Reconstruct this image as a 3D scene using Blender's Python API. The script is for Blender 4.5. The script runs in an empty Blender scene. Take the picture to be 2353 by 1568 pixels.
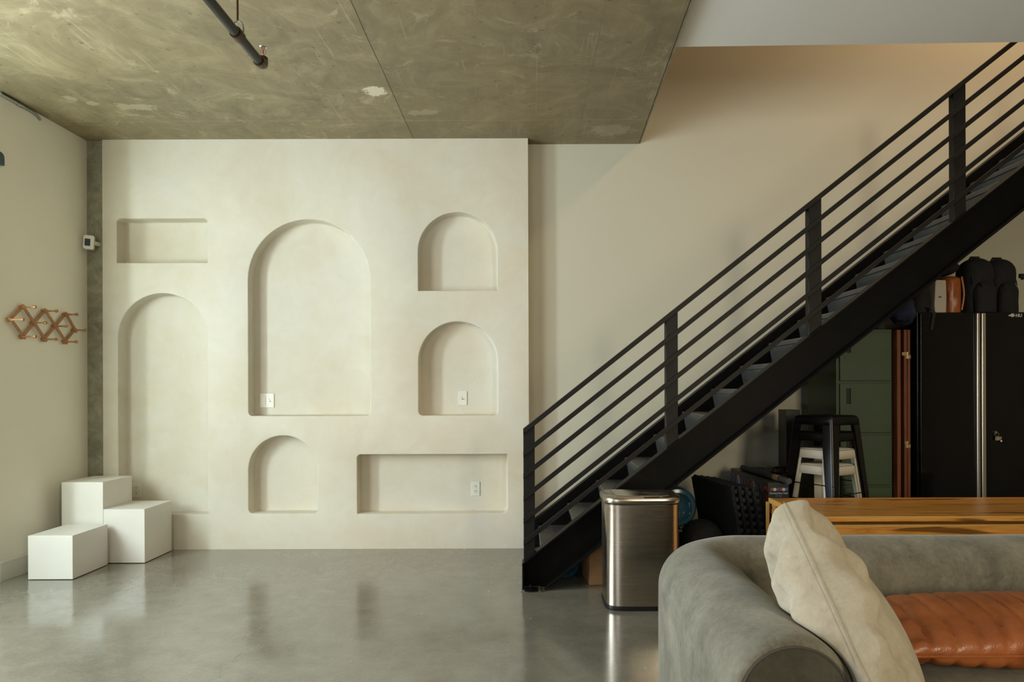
import bpy, bmesh, math, random
from mathutils import Vector, Matrix
random.seed(7)
PI = math.pi
W, H, F = 2353, 1568, 1569.0
VX, VY, TH, CH = 1210.0, 890.0, 0.0035, 1.3
SC = bpy.context.scene
C = SC.collection

def un(px, py):
    u, v = px - VX, VY - py
    return u*math.cos(TH) + v*math.sin(TH), -u*math.sin(TH) + v*math.cos(TH)
def P(px, py, Y):
    u, v = un(px, py); return u*Y/F, CH + v*Y/F
def PX(px, py, Y): return P(px, py, Y)[0]
def PZ(px, py, Y): return P(px, py, Y)[1]
def FL(px, py, z=0.0):
    u, v = un(px, py); Y = (z-CH)*F/v; return u*Y/F, Y

# ------------------------------------------------------------------ materials
def nodes(name):
    m = bpy.data.materials.new(name); m.use_nodes = True
    nt = m.node_tree; b = nt.nodes['Principled BSDF']
    return m, nt, b
def N(nt, t, **kw):
    n = nt.nodes.new(t)
    for k, v in kw.items():
        if k in n.inputs: n.inputs[k].default_value = v
        else: setattr(n, k, v)
    return n
def L(nt, a, b): nt.links.new(a, b)
def coords(nt, scale=(1,1,1), rot=(0,0,0)):
    g = N(nt, 'ShaderNodeNewGeometry')
    mp = N(nt, 'ShaderNodeMapping'); mp.inputs['Scale'].default_value = scale; mp.inputs['Rotation'].default_value = rot
    L(nt, g.outputs['Position'], mp.inputs['Vector']); return mp.outputs['Vector']
def objco(nt, scale=(1,1,1), rot=(0,0,0)):
    g = N(nt, 'ShaderNodeTexCoord')
    mp = N(nt, 'ShaderNodeMapping'); mp.inputs['Scale'].default_value = scale; mp.inputs['Rotation'].default_value = rot
    L(nt, g.outputs['Object'], mp.inputs['Vector']); return mp.outputs['Vector']
def noise(nt, vec, scale, detail=4, rough=.5, dist=0):
    n = N(nt, 'ShaderNodeTexNoise'); n.inputs['Scale'].default_value = scale; n.inputs['Detail'].default_value = detail
    n.inputs['Roughness'].default_value = rough; n.inputs['Distortion'].default_value = dist
    L(nt, vec, n.inputs['Vector']); return n.outputs['Fac']
def ramp(nt, fac, stops):
    r = N(nt, 'ShaderNodeValToRGB'); e = r.color_ramp.elements
    while len(e) < len(stops): e.new(.5)
    for i, (p, c) in enumerate(stops):
        e[i].position = p; e[i].color = (c[0], c[1], c[2], 1) if hasattr(c, '__len__') else (c, c, c, 1)
    L(nt, fac, r.inputs['Fac']); return r.outputs['Color']
def mix(nt, fac, a, b, mode='MIX'):
    m = N(nt, 'ShaderNodeMix'); m.data_type = 'RGBA'; m.blend_type = mode
    if isinstance(fac, (int, float)): m.inputs['Factor'].default_value = fac
    else: L(nt, fac, m.inputs['Factor'])
    for s, x in ((6, a), (7, b)):
        if isinstance(x, tuple): m.inputs[s].default_value = (x[0], x[1], x[2], 1)
        else: L(nt, x, m.inputs[s])
    return m.outputs[2]
def bump(nt, b, h, st=.2, d=.01):
    n = N(nt, 'ShaderNodeBump'); n.inputs['Strength'].default_value = st; n.inputs['Distance'].default_value = d
    L(nt, h, n.inputs['Height']); L(nt, n.outputs['Normal'], b.inputs['Normal'])
def math_(nt, op, a, b=None, c=None):
    m = N(nt, 'ShaderNodeMath'); m.operation = op
    for i, x in enumerate((a, b, c)):
        if x is None: continue
        if isinstance(x, (int, float)): m.inputs[i].default_value = x
        else: L(nt, x, m.inputs[i])
    return m.outputs[0]
def plain(name, col, rough=.5, metal=0, spec=.5, var=.08, vs=6, bmp=0, bs=80, **kw):
    m, nt, b = nodes(name)
    v = objco(nt)
    f = noise(nt, v, vs, 5, .6)
    lo = tuple(c*(1-var) for c in col); hi = tuple(min(1, c*(1+var)) for c in col)
    L(nt, ramp(nt, f, [(.3, lo), (.7, hi)]), b.inputs['Base Color'])
    b.inputs['Roughness'].default_value = rough; b.inputs['Metallic'].default_value = metal
    b.inputs['Specular IOR Level'].default_value = spec
    for k, x in kw.items(): b.inputs[k.replace('_', ' ')].default_value = x
    if bmp: bump(nt, b, noise(nt, v, bs, 3), bmp, .002)
    return m

def m_plaster():
    m, nt, b = nodes('lime_plaster')
    v = coords(nt)
    f1 = noise(nt, v, 1.3, 5, .6, .6); f2 = noise(nt, v, 5, 6, .65, .8)
    c = ramp(nt, f1, [(.33, (.62,.555,.415)), (.52, (.65,.605,.49)), (.7, (.665,.635,.545))])
    c = mix(nt, .22, c, ramp(nt, f2, [(.35, (.565,.525,.41)), (.65, (.69,.675,.60))]))
    L(nt, c, b.inputs['Base Color']); b.inputs['Roughness'].default_value = .62
    b.inputs['Specular IOR Level'].default_value = .3
    bump(nt, b, noise(nt, v, 7, 4), .12, .01)
    return m
def m_wall(name, col, bs=.05):
    m, nt, b = nodes(name)
    v = coords(nt)
    f = noise(nt, v, 1.2, 3)
    L(nt, ramp(nt, f, [(.3, tuple(c*.97 for c in col)), (.7, col)]), b.inputs['Base Color'])
    b.inputs['Roughness'].default_value = .7; b.inputs['Specular IOR Level'].default_value = .25
    bump(nt, b, noise(nt, v, 90, 3), bs, .004)
    return m
def m_concrete_ceiling():
    m, nt, b = nodes('raw_concrete_ceiling')
    v = coords(nt)
    vs = coords(nt, (1, .35, 1), (0, 0, .55))
    vs2 = coords(nt, (1, .12, 1), (0, 0, -.1))
    big = noise(nt, v, .9, 3, .5, .5); mid = noise(nt, vs, 7, 8, .68, .8); fine = noise(nt, vs2, 16, 8, .72, .5)
    c = ramp(nt, mid, [(.32, (.185,.160,.100)), (.5, (.265,.232,.148)), (.72, (.39,.345,.235))])
    c = mix(nt, .30, c, ramp(nt, fine, [(.3, (.155,.135,.085)), (.52, (.28,.25,.165)), (.72, (.46,.42,.30))]))
    c = mix(nt, .38, c, ramp(nt, big, [(.35, (.17,.15,.10)), (.65, (.44,.355,.205))]))
    cl = noise(nt, v, 2.6, 9, .72, 1.8)
    c = mix(nt, .45, c, ramp(nt, cl, [(.33, (.14,.12,.075)), (.5, (.25,.21,.13)), (.66, (.42,.37,.25))]))
    # trowel scratches
    sc = noise(nt, coords(nt, (1, .05, 1), (0, 0, .5)), 24, 3, .5, 1.2)
    c = mix(nt, math_(nt, 'MULTIPLY', ramp(nt, sc, [(.66, 0), (.70, 1)]), .30), c, (.50,.46,.34))
    bl = noise(nt, v, 3.1, 7, .75, 1.5)
    c = mix(nt, math_(nt, 'MULTIPLY', ramp(nt, bl, [(.575, 0), (.65, 1)]), .6), c, (.47,.42,.30))
    pit = noise(nt, v, 22, 2, .5)
    c = mix(nt, math_(nt, 'MULTIPLY', ramp(nt, pit, [(.27, 1), (.31, 0)]), .5), c, (.08,.07,.05))
    g = N(nt, 'ShaderNodeNewGeometry'); s = N(nt, 'ShaderNodeSeparateXYZ'); L(nt, g.outputs['Position'], s.inputs[0])
    X, Y = s.outputs[0], s.outputs[1]
    # formwork joint running toward the wall, and one across
    wob = math_(nt, 'MULTIPLY', math_(nt, 'SUBTRACT', noise(nt, v, 2.5, 4), .5), .012)
    d = math_(nt, 'ABSOLUTE', math_(nt, 'ADD', math_(nt, 'ADD', X, .905), wob))
    c = mix(nt, math_(nt, 'MULTIPLY', math_(nt, 'LESS_THAN', d, .0034), .85), c, (.045,.038,.025))
    c = mix(nt, math_(nt, 'MULTIPLY', math_(nt, 'GREATER_THAN', X, -.905), .2), c, (.115,.10,.068))
    d = math_(nt, 'ABSOLUTE', math_(nt, 'ADD', math_(nt, 'SUBTRACT', Y, 5.13), wob))
    c = mix(nt, math_(nt, 'MULTIPLY', math_(nt, 'LESS_THAN', d, .006), .3), c, (.46,.41,.29))
    d = math_(nt, 'ABSOLUTE', math_(nt, 'ADD', math_(nt, 'SUBTRACT', X, .42), wob))
    c = mix(nt, math_(nt, 'MULTIPLY', math_(nt, 'LESS_THAN', d, .002), .3), c, (.07,.06,.04))
    # white filler patch
    def patch(cx, cy, rx, ry, col, amt, c):
        dx = math_(nt, 'DIVIDE', math_(nt, 'SUBTRACT', X, cx), rx); dy = math_(nt, 'DIVIDE', math_(nt, 'SUBTRACT', Y, cy), ry)
        r = math_(nt, 'SQRT', math_(nt, 'ADD', math_(nt, 'MULTIPLY', dx, dx), math_(nt, 'MULTIPLY', dy, dy)))
        r = math_(nt, 'ADD', r, math_(nt, 'MULTIPLY', math_(nt, 'SUBTRACT', noise(nt, v, 9, 7, .8), .5), 5.0))
        return mix(nt, math_(nt, 'MULTIPLY', math_(nt, 'LESS_THAN', r, 1), amt), c, col)
    c = patch(-1.01, 4.61, .065, .075, (.72,.69,.60), .95, c)
    c = patch(-2.78, 4.86, .15, .06, (.55,.50,.38), .5, c)
    c = patch(-3.15, 4.72, .04, .045, (.55,.50,.38), .5, c)
    c = patch(-3.05, 4.80, .035, .035, (.55,.50,.38), .45, c)
    c = patch(-.77, 4.98, .12, .05, (.47,.42,.31), .5, c)
    c = patch(.68, 5.35, .16, .10, (.50,.46,.36), .35, c)
    c = mix(nt, 1.0, c, (.99,.93,.81), 'MULTIPLY')
    L(nt, c, b.inputs['Base Color']); b.inputs['Roughness'].default_value = .55
    b.inputs['Specular IOR Level'].default_value = .35
    bump(nt, b, fine, .12, .01)
    return m
def m_column():
    m, nt, b = nodes('rough_concrete_column')
    v = coords(nt)
    f = noise(nt, v, 9, 8, .7, .4)
    L(nt, ramp(nt, f, [(.3, (.15,.145,.10)), (.5, (.255,.24,.165)), (.7, (.38,.36,.26))]), b.inputs['Base Color'])
    b.inputs['Roughness'].default_value = .75
    bump(nt, b, f, .35, .01); return m
def m_floor():
    m, nt, b = nodes('polished_concrete_floor')
    v = coords(nt)
    f1 = noise(nt, v, 1.1, 6, .6, .8); f2 = noise(nt, v, 5.5, 8, .7, .5); f3 = noise(nt, v, 60, 4, .7)
    c = ramp(nt, f1, [(.34, (.150,.136,.100)), (.52, (.195,.182,.142)), (.70, (.255,.245,.205))])
    c = mix(nt, .4, c, ramp(nt, f2, [(.32, (.130,.117,.082)), (.66, (.285,.27,.22))]))
    c = mix(nt, .18, c, ramp(nt, f3, [(.3, (.11,.10,.07)), (.7, (.32,.30,.24))]))
    g = N(nt, 'ShaderNodeNewGeometry'); s = N(nt, 'ShaderNodeSeparateXYZ'); L(nt, g.outputs['Position'], s.inputs[0])
    X, Y = s.outputs[0], s.outputs[1]
    # hairline crack
    (x0, y0), (x1, y1) = FL(790, 1290), FL(470, 1560)
    k = (x1-x0)/(y1-y0)
    xe = math_(nt, 'ADD', math_(nt, 'MULTIPLY', math_(nt, 'SUBTRACT', Y, y0), k), x0)
    w = math_(nt, 'MULTIPLY', math_(nt, 'SUBTRACT', noise(nt, v, 3.2, 7, .75), .5), .55)
    d = math_(nt, 'ABSOLUTE', math_(nt, 'ADD', math_(nt, 'SUBTRACT', X, xe), w))
    cm = math_(nt, 'MULTIPLY', math_(nt, 'LESS_THAN', d, .0032), math_(nt, 'LESS_THAN', Y, 5.0))
    c = mix(nt, math_(nt, 'MULTIPLY', cm, .6), c, (.075,.065,.045))
    sp = noise(nt, v, 34, 2, .4)
    c = mix(nt, math_(nt, 'MULTIPLY', ramp(nt, sp, [(.765, 0), (.775, 1)]), .7), c, (.6,.58,.5))
    L(nt, c, b.inputs['Base Color'])
    L(nt, ramp(nt, f2, [(.3, .12), (.7, .21)]), b.inputs['Roughness'])
    b.inputs['Specular IOR Level'].default_value = .62
    b.inputs['Coat Weight'].default_value = .35; b.inputs['Coat Roughness'].default_value = .12
    bump(nt, b, noise(nt, v, 2, 2), .02, .004)
    return m
def m_wood(name, cols, sc=(1, 12, 12), knots=True, rough=.32):
    m, nt, b = nodes(name)
    v = objco(nt, sc)
    f = noise(nt, v, 2.4, 7, .62, 1.2)
    f2 = noise(nt, objco(nt, (sc[0]*1.5, sc[1]*4, sc[2]*4)), 4, 4, .6)
    c = ramp(nt, f, [(.28, cols[0]), (.5, cols[1]), (.72, cols[2])])
    c = mix(nt, .25, c, ramp(nt, f2, [(.35, cols[0]), (.65, cols[2])]))
    if knots:
        kv = noise(nt, objco(nt, tuple(x*.45 for x in sc)), 3.4, 2, .4, .6)
        c = mix(nt, ramp(nt, kv, [(.62, 0), (.69, .85)]), c, tuple(x*.3 for x in cols[0]))
    L(nt, c, b.inputs['Base Color']); b.inputs['Roughness'].default_value = rough
    bump(nt, b, f2, .08, .003); return m
def m_velvet(name, a, bcol, sheen=.5, scale=3.5, fuzz=.5):
    m, nt, b = nodes(name)
    v = coords(nt, (1, 1, 1))
    f = noise(nt, v, scale, 7, .7, .8); f2 = noise(nt, v, 55, 4, .7); f3 = noise(nt, coords(nt, (1,1,.35)), 11, 6, .75, .4)
    c = ramp(nt, f, [(.34, a), (.66, bcol)])
    c = mix(nt, .35, c, ramp(nt, f3, [(.34, a), (.66, bcol)]))
    c = mix(nt, .22, c, ramp(nt, f2, [(.3, tuple(x*.8 for x in a)), (.7, bcol)]))
    L(nt, c, b.inputs['Base Color']); b.inputs['Roughness'].default_value = .9
    b.inputs['Specular IOR Level'].default_value = .15
    b.inputs['Sheen Weight'].default_value = sheen; b.inputs['Sheen Roughness'].default_value = .45
    b.inputs['Sheen Tint'].default_value = (.9, .88, .8, 1)
    bump(nt, b, f2, fuzz, .003); return m
def m_leather():
    m, nt, b = nodes('tan_leather')
    v = coords(nt)
    f = noise(nt, v, 5, 6, .65, .5)
    L(nt, ramp(nt, f, [(.3, (.22,.058,.014)), (.55, (.36,.105,.026)), (.75, (.46,.155,.045))]), b.inputs['Base Color'])
    L(nt, ramp(nt, f, [(.3, .28), (.7, .42)]), b.inputs['Roughness'])
    b.inputs['Specular IOR Level'].default_value = .5
    vo = N(nt, 'ShaderNodeTexVoronoi'); vo.inputs['Scale'].default_value = 160; L(nt, v, vo.inputs['Vector'])
    bump(nt, b, vo.outputs['Distance'], .25, .002); return m
def m_steel():
    m, nt, b = nodes('brushed_stainless_steel')
    v = objco(nt, (3, 3, 260))
    f = noise(nt, v, 3, 3, .6)
    L(nt, ramp(nt, f, [(.3, (.50,.435,.35)), (.7, (.62,.55,.46))]), b.inputs['Base Color'])
    b.inputs['Metallic'].default_value = 1; L(nt, ramp(nt, f, [(.3, .17), (.7, .26)]), b.inputs['Roughness'])
    b.inputs['Anisotropic'].default_value = .55
    bump(nt, b, f, .02, .001); return m
def m_perf():
    m, nt, b = nodes('galvanised_stair_tread')
    v = objco(nt)
    f = noise(nt, v, 6, 5, .6)
    L(nt, ramp(nt, f, [(.3, (.060,.062,.058)), (.7, (.10,.103,.096))]), b.inputs['Base Color'])
    b.inputs['Metallic'].default_value = .3; b.inputs['Roughness'].default_value = .45
    return m
def m_glassblue():
    m, nt, b = nodes('blue_translucent_plastic')
    b.inputs['Base Color'].default_value = (.035,.13,.20,1); b.inputs['Roughness'].default_value = .15
    b.inputs['Transmission Weight'].default_value = .45; b.inputs['IOR'].default_value = 1.35
    return m

M = dict(
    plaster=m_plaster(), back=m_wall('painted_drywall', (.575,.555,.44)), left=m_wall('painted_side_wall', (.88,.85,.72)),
    dry=m_wall('white_drywall', (.82,.81,.75)), upper=m_wall('upper_drywall', (.64,.60,.50)), ceil=m_concrete_ceiling(), col=m_column(), floor=m_floor(),
    white=plain('white_painted_board', (.76,.735,.67), .45, var=.015), base=plain('white_baseboard', (.68,.66,.58), .4, var=.02),
    steelblk=plain('black_painted_steel', (.0045,.0043,.0038), .42, var=.25, vs=9, spec=.08, bmp=.1),
    rail=plain('black_rail_steel', (.0080,.0068,.0058), .5, var=.25, vs=12, spec=.22),
    tread=m_perf(), steel=m_steel(), blkpl=plain('black_plastic', (.010,.010,.011), .35), blkmat=plain('black_fabric', (.010,.010,.0105), .85, var=.3, vs=20, bmp=.5, bs=260),
    blkfoam=plain('black_foam', (.014,.0145,.015), .85, var=.25, bmp=.4),
    card=plain('brown_cardboard', (.36,.20,.085), .75, var=.12), plate=plain('ivory_plastic', (.74,.715,.62), .35, var=.01),
    slot=plain('dark_slot', (.06,.05,.04), .6), screen=plain('dark_screen', (.018,.03,.055), .2), pipe=plain('black_iron_pipe', (.010,.011,.011), .28, metal=.0, var=.3, vs=15),
    brass=plain('aged_brass', (.075,.042,.018), .35, metal=.5), brassb=plain('bright_brass', (.62,.50,.24), .32, metal=.8),
    galv=plain('galvanised_conduit', (.32,.34,.31), .35, metal=.7), red=plain('red_glass_bulb', (.35,.03,.02), .2),
    wood=m_wood('acacia_wood', ((.34,.125,.018), (.64,.275,.045), (.80,.40,.10)), (1.2, 12, 12)), edge=plain('pale_wood_edge', (.58,.33,.09), .4, var=.1),
    rack=m_wood('varnished_beech', ((.30,.13,.045), (.40,.19,.07), (.48,.25,.10)), (4, 4, 4), False),
    screenwood=m_wood('reddish_wood', ((.11,.030,.010), (.175,.050,.017), (.25,.08,.03)), (14, 14, 1), False, .5),
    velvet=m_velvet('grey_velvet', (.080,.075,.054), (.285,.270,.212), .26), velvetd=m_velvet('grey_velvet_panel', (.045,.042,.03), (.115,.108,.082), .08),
    seam=plain('dark_seam', (.07,.065,.05), .9),
    cream=m_velvet('cream_faux_suede', (.35,.305,.215), (.58,.52,.41), .25, 3.0, .35), leather=m_leather(),
    green=plain('olive_green_metal', (.050,.080,.040), .5, var=.06, bmp=.25, bs=300), greend=plain('dark_green_gap', (.008,.012,.007), .6),
    cab=plain('gloss_black_metal', (.0055,.006,.006), .12, spec=.3, var=.2, Coat_Weight=.1), alu=plain('brushed_aluminium', (.60,.57,.50), .3, metal=.9, var=.03),
    logo=plain('pale_print', (.50,.50,.46), .5, var=.01), whitem=plain('cream_painted_steel', (.70,.665,.55), .4, var=.03),
    stoolb=plain('gunmetal_painted_steel', (.014,.013,.0125), .28, metal=.4, var=.3, vs=8), navy=plain('navy_cloth', (.018,.024,.055), .95, var=.3, vs=14, bmp=.5, bs=120),
    tan=m_leather(), pale=plain('pale_grey_hard_case', (.50,.455,.37), .55, var=.03), blue=m_glassblue(), bluec=plain('blue_cable_plastic', (.02,.14,.27), .35),
    gbox=plain('black_printed_card', (.012,.012,.014), .4), gred=plain('red_print', (.34,.035,.03), .45), gblue=plain('blue_print', (.03,.12,.36), .4),
    gwhite=plain('white_print', (.50,.50,.48), .5), rope=plain('grey_braided_cord', (.20,.19,.165), .8, var=.3, vs=200), slate=plain('slate_blue_metal', (.028,.06,.075), .4),
    chrome=plain('chrome', (.7,.7,.7), .12, metal=1), grey=plain('grey_tube_foam', (.06,.06,.06), .7), dryfl=plain('upper_floor_board', (.3,.22,.14), .6),
    winf=plain('dark_window_frame', (.03,.03,.03), .4), warmw=plain('wall_plain_beige', (.24,.18,.115), .8),
)

# ------------------------------------------------------------------ mesh helpers
class MB:
    def __init__(s): s.v = []; s.f = []; s.sm = []
    def add(s, vs, fs, sm=False, mat=None):
        o = len(s.v)
        for p in vs:
            p = Vector(p); s.v.append(mat @ p if mat else p)
        for f in fs: s.f.append([o+i for i in f]); s.sm.append(sm)
        return s
    def box(s, a, b, mat=None):
        (x0,y0,z0), (x1,y1,z1) = a, b
        vs = [(x0,y0,z0),(x1,y0,z0),(x1,y1,z0),(x0,y1,z0),(x0,y0,z1),(x1,y0,z1),(x1,y1,z1),(x0,y1,z1)]
        return s.add(vs, [(0,3,2,1),(4,5,6,7),(0,1,5,4),(1,2,6,5),(2,3,7,6),(3,0,4,7)], False, mat)
    def prism(s, poly, d0, d1, axis='y', mat=None, sm=False):
        n = len(poly); vs = []
        for d in (d0, d1):
            for (a, b) in poly:
                vs.append({'y': (a, d, b), 'x': (d, a, b), 'z': (a, b, d)}[axis])
        fs = [tuple(range(n)), tuple(range(2*n-1, n-1, -1))]
        s.add(vs, fs, False, mat)
        o = len(s.v)-2*n
        for i in range(n):
            j = (i+1) % n; s.f.append([o+i, o+i+n, o+j+n, o+j]); s.sm.append(sm)
        return s
    def loft(s, rings, cap=True, sm=True, closed=True):
        n = len(rings[0]); o = len(s.v)
        for r in rings: s.v.extend(Vector(p) for p in r)
        for k in range(len(rings)-1):
            for i in range(n if closed else n-1):
                j = (i+1) % n
                s.f.append([o+k*n+i, o+k*n+j, o+(k+1)*n+j, o+(k+1)*n+i]); s.sm.append(sm)
        if cap:
            s.f.append([o+i for i in range(n)][::-1]); s.sm.append(False)
            s.f.append([o+(len(rings)-1)*n+i for i in range(n)]); s.sm.append(False)
        return s
    def tube(s, pts, r, n=12, cap=True):
        pts = [Vector(p) for p in pts]; rings = []
        up = None
        for i, p in enumerate(pts):
            t = (pts[min(i+1, len(pts)-1)] - pts[max(i-1, 0)]).normalized()
            if up is None:
                up = Vector((0,0,1)) if abs(t.z) < .9 else Vector((1,0,0))
            a = (up - t*up.dot(t)).normalized(); b = t.cross(a); up = a
            rr = r[i] if isinstance(r, (list, tuple)) else r
            rings.append([p + (a*math.cos(2*PI*k/n) + b*math.sin(2*PI*k/n))*rr for k in range(n)])
        return s.loft(rings, cap)
    def lathe(s, prof, c, axis='z', n=24, cap=True):
        rings = []
        for (r, h) in prof:
            ring = []
            for k in range(n):
                a, b = r*math.cos(2*PI*k/n), r*math.sin(2*PI*k/n)
                p = {'z': (a, b, h), 'y': (a, h, b), 'x': (h, a, b)}[axis]
                ring.append(Vector(c)+Vector(p))
            rings.append(ring)
        return s.loft(rings, cap)
    def sphere(s, c, r, n=16, m=10, sq=2.0):
        rx, ry, rz = (r, r, r) if isinstance(r, (int, float)) else r
        def sp(t): return math.copysign(abs(t)**(2/sq), t)
        rings = []
        for i in range(m+1):
            ph = -PI/2 + PI*i/m; cp = max(abs(math.cos(ph)), 1e-3)**(2/sq)
            rings.append([Vector(c)+Vector((rx*cp*sp(math.cos(2*PI*k/n)), ry*cp*sp(math.sin(2*PI*k/n)), rz*sp(math.sin(ph)))) for k in range(n)])
        return s.loft(rings)
    def build(s, name, mat, parent=None, bevel=0, seg=2, sub=0, label=None, local=False, fix=True):
        off = Vector((0,0,0)); p = parent
        if not local:
            while p is not None: off += p.location; p = p.parent
        me = bpy.data.meshes.new(name)
        me.from_pydata([tuple(v-off) for v in s.v], [], s.f)
        me.polygons.foreach_set('use_smooth', s.sm)
        me.materials.append(mat)
        if fix:
            bm = bmesh.new(); bm.from_mesh(me); bmesh.ops.recalc_face_normals(bm, faces=bm.faces); bm.to_mesh(me); bm.free()
        me.update()
        if any(s.sm) and not bevel: me.set_sharp_from_angle(angle=math.radians(38))
        o = bpy.data.objects.new(name, me); C.objects.link(o)
        if parent: o.parent = parent
        if bevel:
            b = o.modifiers.new('bevel', 'BEVEL'); b.width = bevel; b.segments = seg; b.limit_method = 'ANGLE'; b.angle_limit = math.radians(40); b.harden_normals = False
            if seg > 1:
                for pl in me.polygons: pl.use_smooth = True
                w = o.modifiers.new('wn', 'WEIGHTED_NORMAL'); w.keep_sharp = False
        if sub:
            b = o.modifiers.new('sub', 'SUBSURF'); b.levels = sub; b.render_levels = sub
        if label: o['label'] = label
        return o
def thing(name, loc, label, cat, group=None):
    o = bpy.data.objects.new(name, None); C.objects.link(o); o.location = loc; o.empty_display_size = .1
    o['label'] = label; o['category'] = cat
    if group: o['group'] = group
    return o
def tag(o, label, cat, group=None):
    o['label'] = label; o['category'] = cat
    if group: o['group'] = group
    return o
def rehome(o, loc):
    """move a single-mesh thing's origin to loc"""
    loc = Vector(loc); o.data.transform(Matrix.Translation(-loc)); o.location = loc; return o
def struct(o): o['kind'] = 'structure'; return o
def text(s, size, mat, name, parent, loc, rot, extrude=.0006, align='CENTER', bold=0):
    cu = bpy.data.curves.new(name, 'FONT'); cu.body = s; cu.size = size; cu.extrude = extrude; cu.align_x = align; cu.offset = bold
    t = bpy.data.objects.new(name, cu); C.objects.link(t)
    bpy.context.view_layer.update()
    me = bpy.data.meshes.new_from_object(t.evaluated_get(bpy.context.evaluated_depsgraph_get()))
    bpy.data.objects.remove(t, do_unlink=True); bpy.data.curves.remove(cu)
    R = Matrix.Translation(Vector(loc)) @ rot.to_4x4()
    off = Vector((0,0,0)); p = parent
    while p is not None: off += p.location; p = p.parent
    me.transform(Matrix.Translation(-off) @ R)
    me.materials.clear(); me.materials.append(mat); me.name = name
    o = bpy.data.objects.new(name, me); C.objects.link(o); o.parent = parent
    return o
R_FRONT = Matrix.Rotation(PI/2, 3, 'X')                      # text facing -Y
R_SIDE = Matrix.Rotation(-PI/2, 3, 'Z') @ Matrix.Rotation(PI/2, 3, 'X')  # text facing -X
def rrect(x0, z0, x1, z1, r, n=5, rs=None):
    rs = rs or (r, r, r, r)   # bl, br, tr, tl
    out = []
    for (cx, cz, a0, rr) in ((x0+rs[0], z0+rs[0], PI, rs[0]), (x1-rs[1], z0+rs[1], 1.5*PI, rs[1]), (x1-rs[2], z1-rs[2], 0, rs[2]), (x0+rs[3], z1-rs[3], .5*PI, rs[3])):
        if rr < 1e-5: out.append((cx, cz)); continue
        for k in range(n+1):
            a = a0 + .5*PI*k/n; out.append((cx+rr*math.cos(a), cz+rr*math.sin(a)))
    return out

# ------------------------------------------------------------------ setting
YN, YB = 5.504, 5.642          # plaster wall face, drywall face behind it
ZC = 3.307                     # underside of the concrete slab
XL, XR, YF, ZU = -3.553, 6.0, -2.0, 6.3
struct(MB().box((XL-1.4, YF-.2, -.2), (XR+.2, YB+.2, 0)).build('floor', M['floor']))
# concrete slab with a slightly skewed free edge
ex = lambda Y: .931 + (Y-5.642)*.0357
struct(MB().prism([(XL-1.4, YF-.2), (ex(YF-.2), YF-.2), (ex(YB), YB), (ex(YB), YB+.2), (XL-1.4, YB+.2)], ZC, ZC+.3, 'z').build('ceiling', M['ceil']))
# plastered ceiling right of the slab, ending at the stair opening
ZD = 3.352
yl, yr = (ZD-CH)*F/780.8, (ZD-CH)*F/789.0
def yedge(X): return yl + (yr-yl)*(X-.88)/(2.9-.88)
struct(MB().prism([(ex(YF-.2)+.004, YF-.2), (XR+.2, YF-.2), (XR+.2, yedge(XR+.2)), (ex(yl)+.004, yedge(ex(yl)))], ZD, ZC+.3, 'z').build('ceiling', M['dry']))
struct(MB().prism([(ex(2.0)+.004, 2.0), (ex(2.0)+.016, 2.0), (ex(YB)+.016, YB), (ex(YB)+.004, YB)], ZC+.004, ZC+.3, 'z').build('trim_1', M['col']))
# upstairs landing and its shell
struct(MB().box((4.72, yr, ZD), (XR+.2, YB, ZC+.3)).build('ceiling', M['dry']))
struct(MB().box((XL-.2, YF-.2, ZU), (XR+.2, YB+.2, ZU+.1)).build('ceiling', M['upper']))
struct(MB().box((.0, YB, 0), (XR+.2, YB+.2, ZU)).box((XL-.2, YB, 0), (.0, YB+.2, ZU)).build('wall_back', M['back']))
struct(MB().box((XR, YF-.2, 0), (XR+.2, YB+.2, ZU)).build('wall_right', M['warmw']))
# left wall: it steps back into a window bay just before the frame, then carries on with a second window
XBAY, YJ, YB0 = -4.12, 4.585, 2.78
LW = [(.9, 2.6, .2, 2.7)]; BW = [(2.86, 3.26, 1.0, 2.7)]
y0, y1, z0, z1 = LW[0]
wl = MB()
wl.box((XL-.2, YJ, 0), (XL, YB+.2, ZU)).box((XBAY-.2, YJ, 0), (XL-.2, YJ+.2, ZU))
wl.box((XL-.2, YF-.2, 0), (XL, y0, ZU)).box((XL-.2, y1, 0), (XL, YB0, ZU)).box((XL-.2, y0, 0), (XL, y1, z0)).box((XL-.2, y0, z1), (XL, y1, ZU))
p0, p1, q0, q1 = BW[0]
wl.box((XBAY-.2, YB0-.2, 0), (XL-.2, YB0, ZU)).box((XBAY-.2, YB0, 0), (XBAY, p0, ZU)).box((XBAY-.2, p1, 0), (XBAY, YJ, ZU)).box((XBAY-.2, p0, 0), (XBAY, p1, q0)).box((XBAY-.2, p0, q1), (XBAY, p1, ZU))
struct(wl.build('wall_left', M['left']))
FW = [(-2.9, -1.2, .3, 2.8), (2.1, 2.9, 1.2, 2.8)]
wf = MB(); xs = [XL-.2, -2.9, -1.2, 2.1, 2.9, XR+.2]
wf.box((xs[0], YF-.2, 0), (xs[1], YF, ZU)).box((xs[2], YF-.2, 0), (xs[3], YF, ZU)).box((xs[4], YF-.2, 0), (xs[5], YF, ZU))
for a, b_, c_, d_ in FW: wf.box((a, YF-.2, 0), (b_, YF, c_)).box((a, YF-.2, d_), (b_, YF, ZU))
struct(wf.build('wall_front', M['warmw']))
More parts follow.
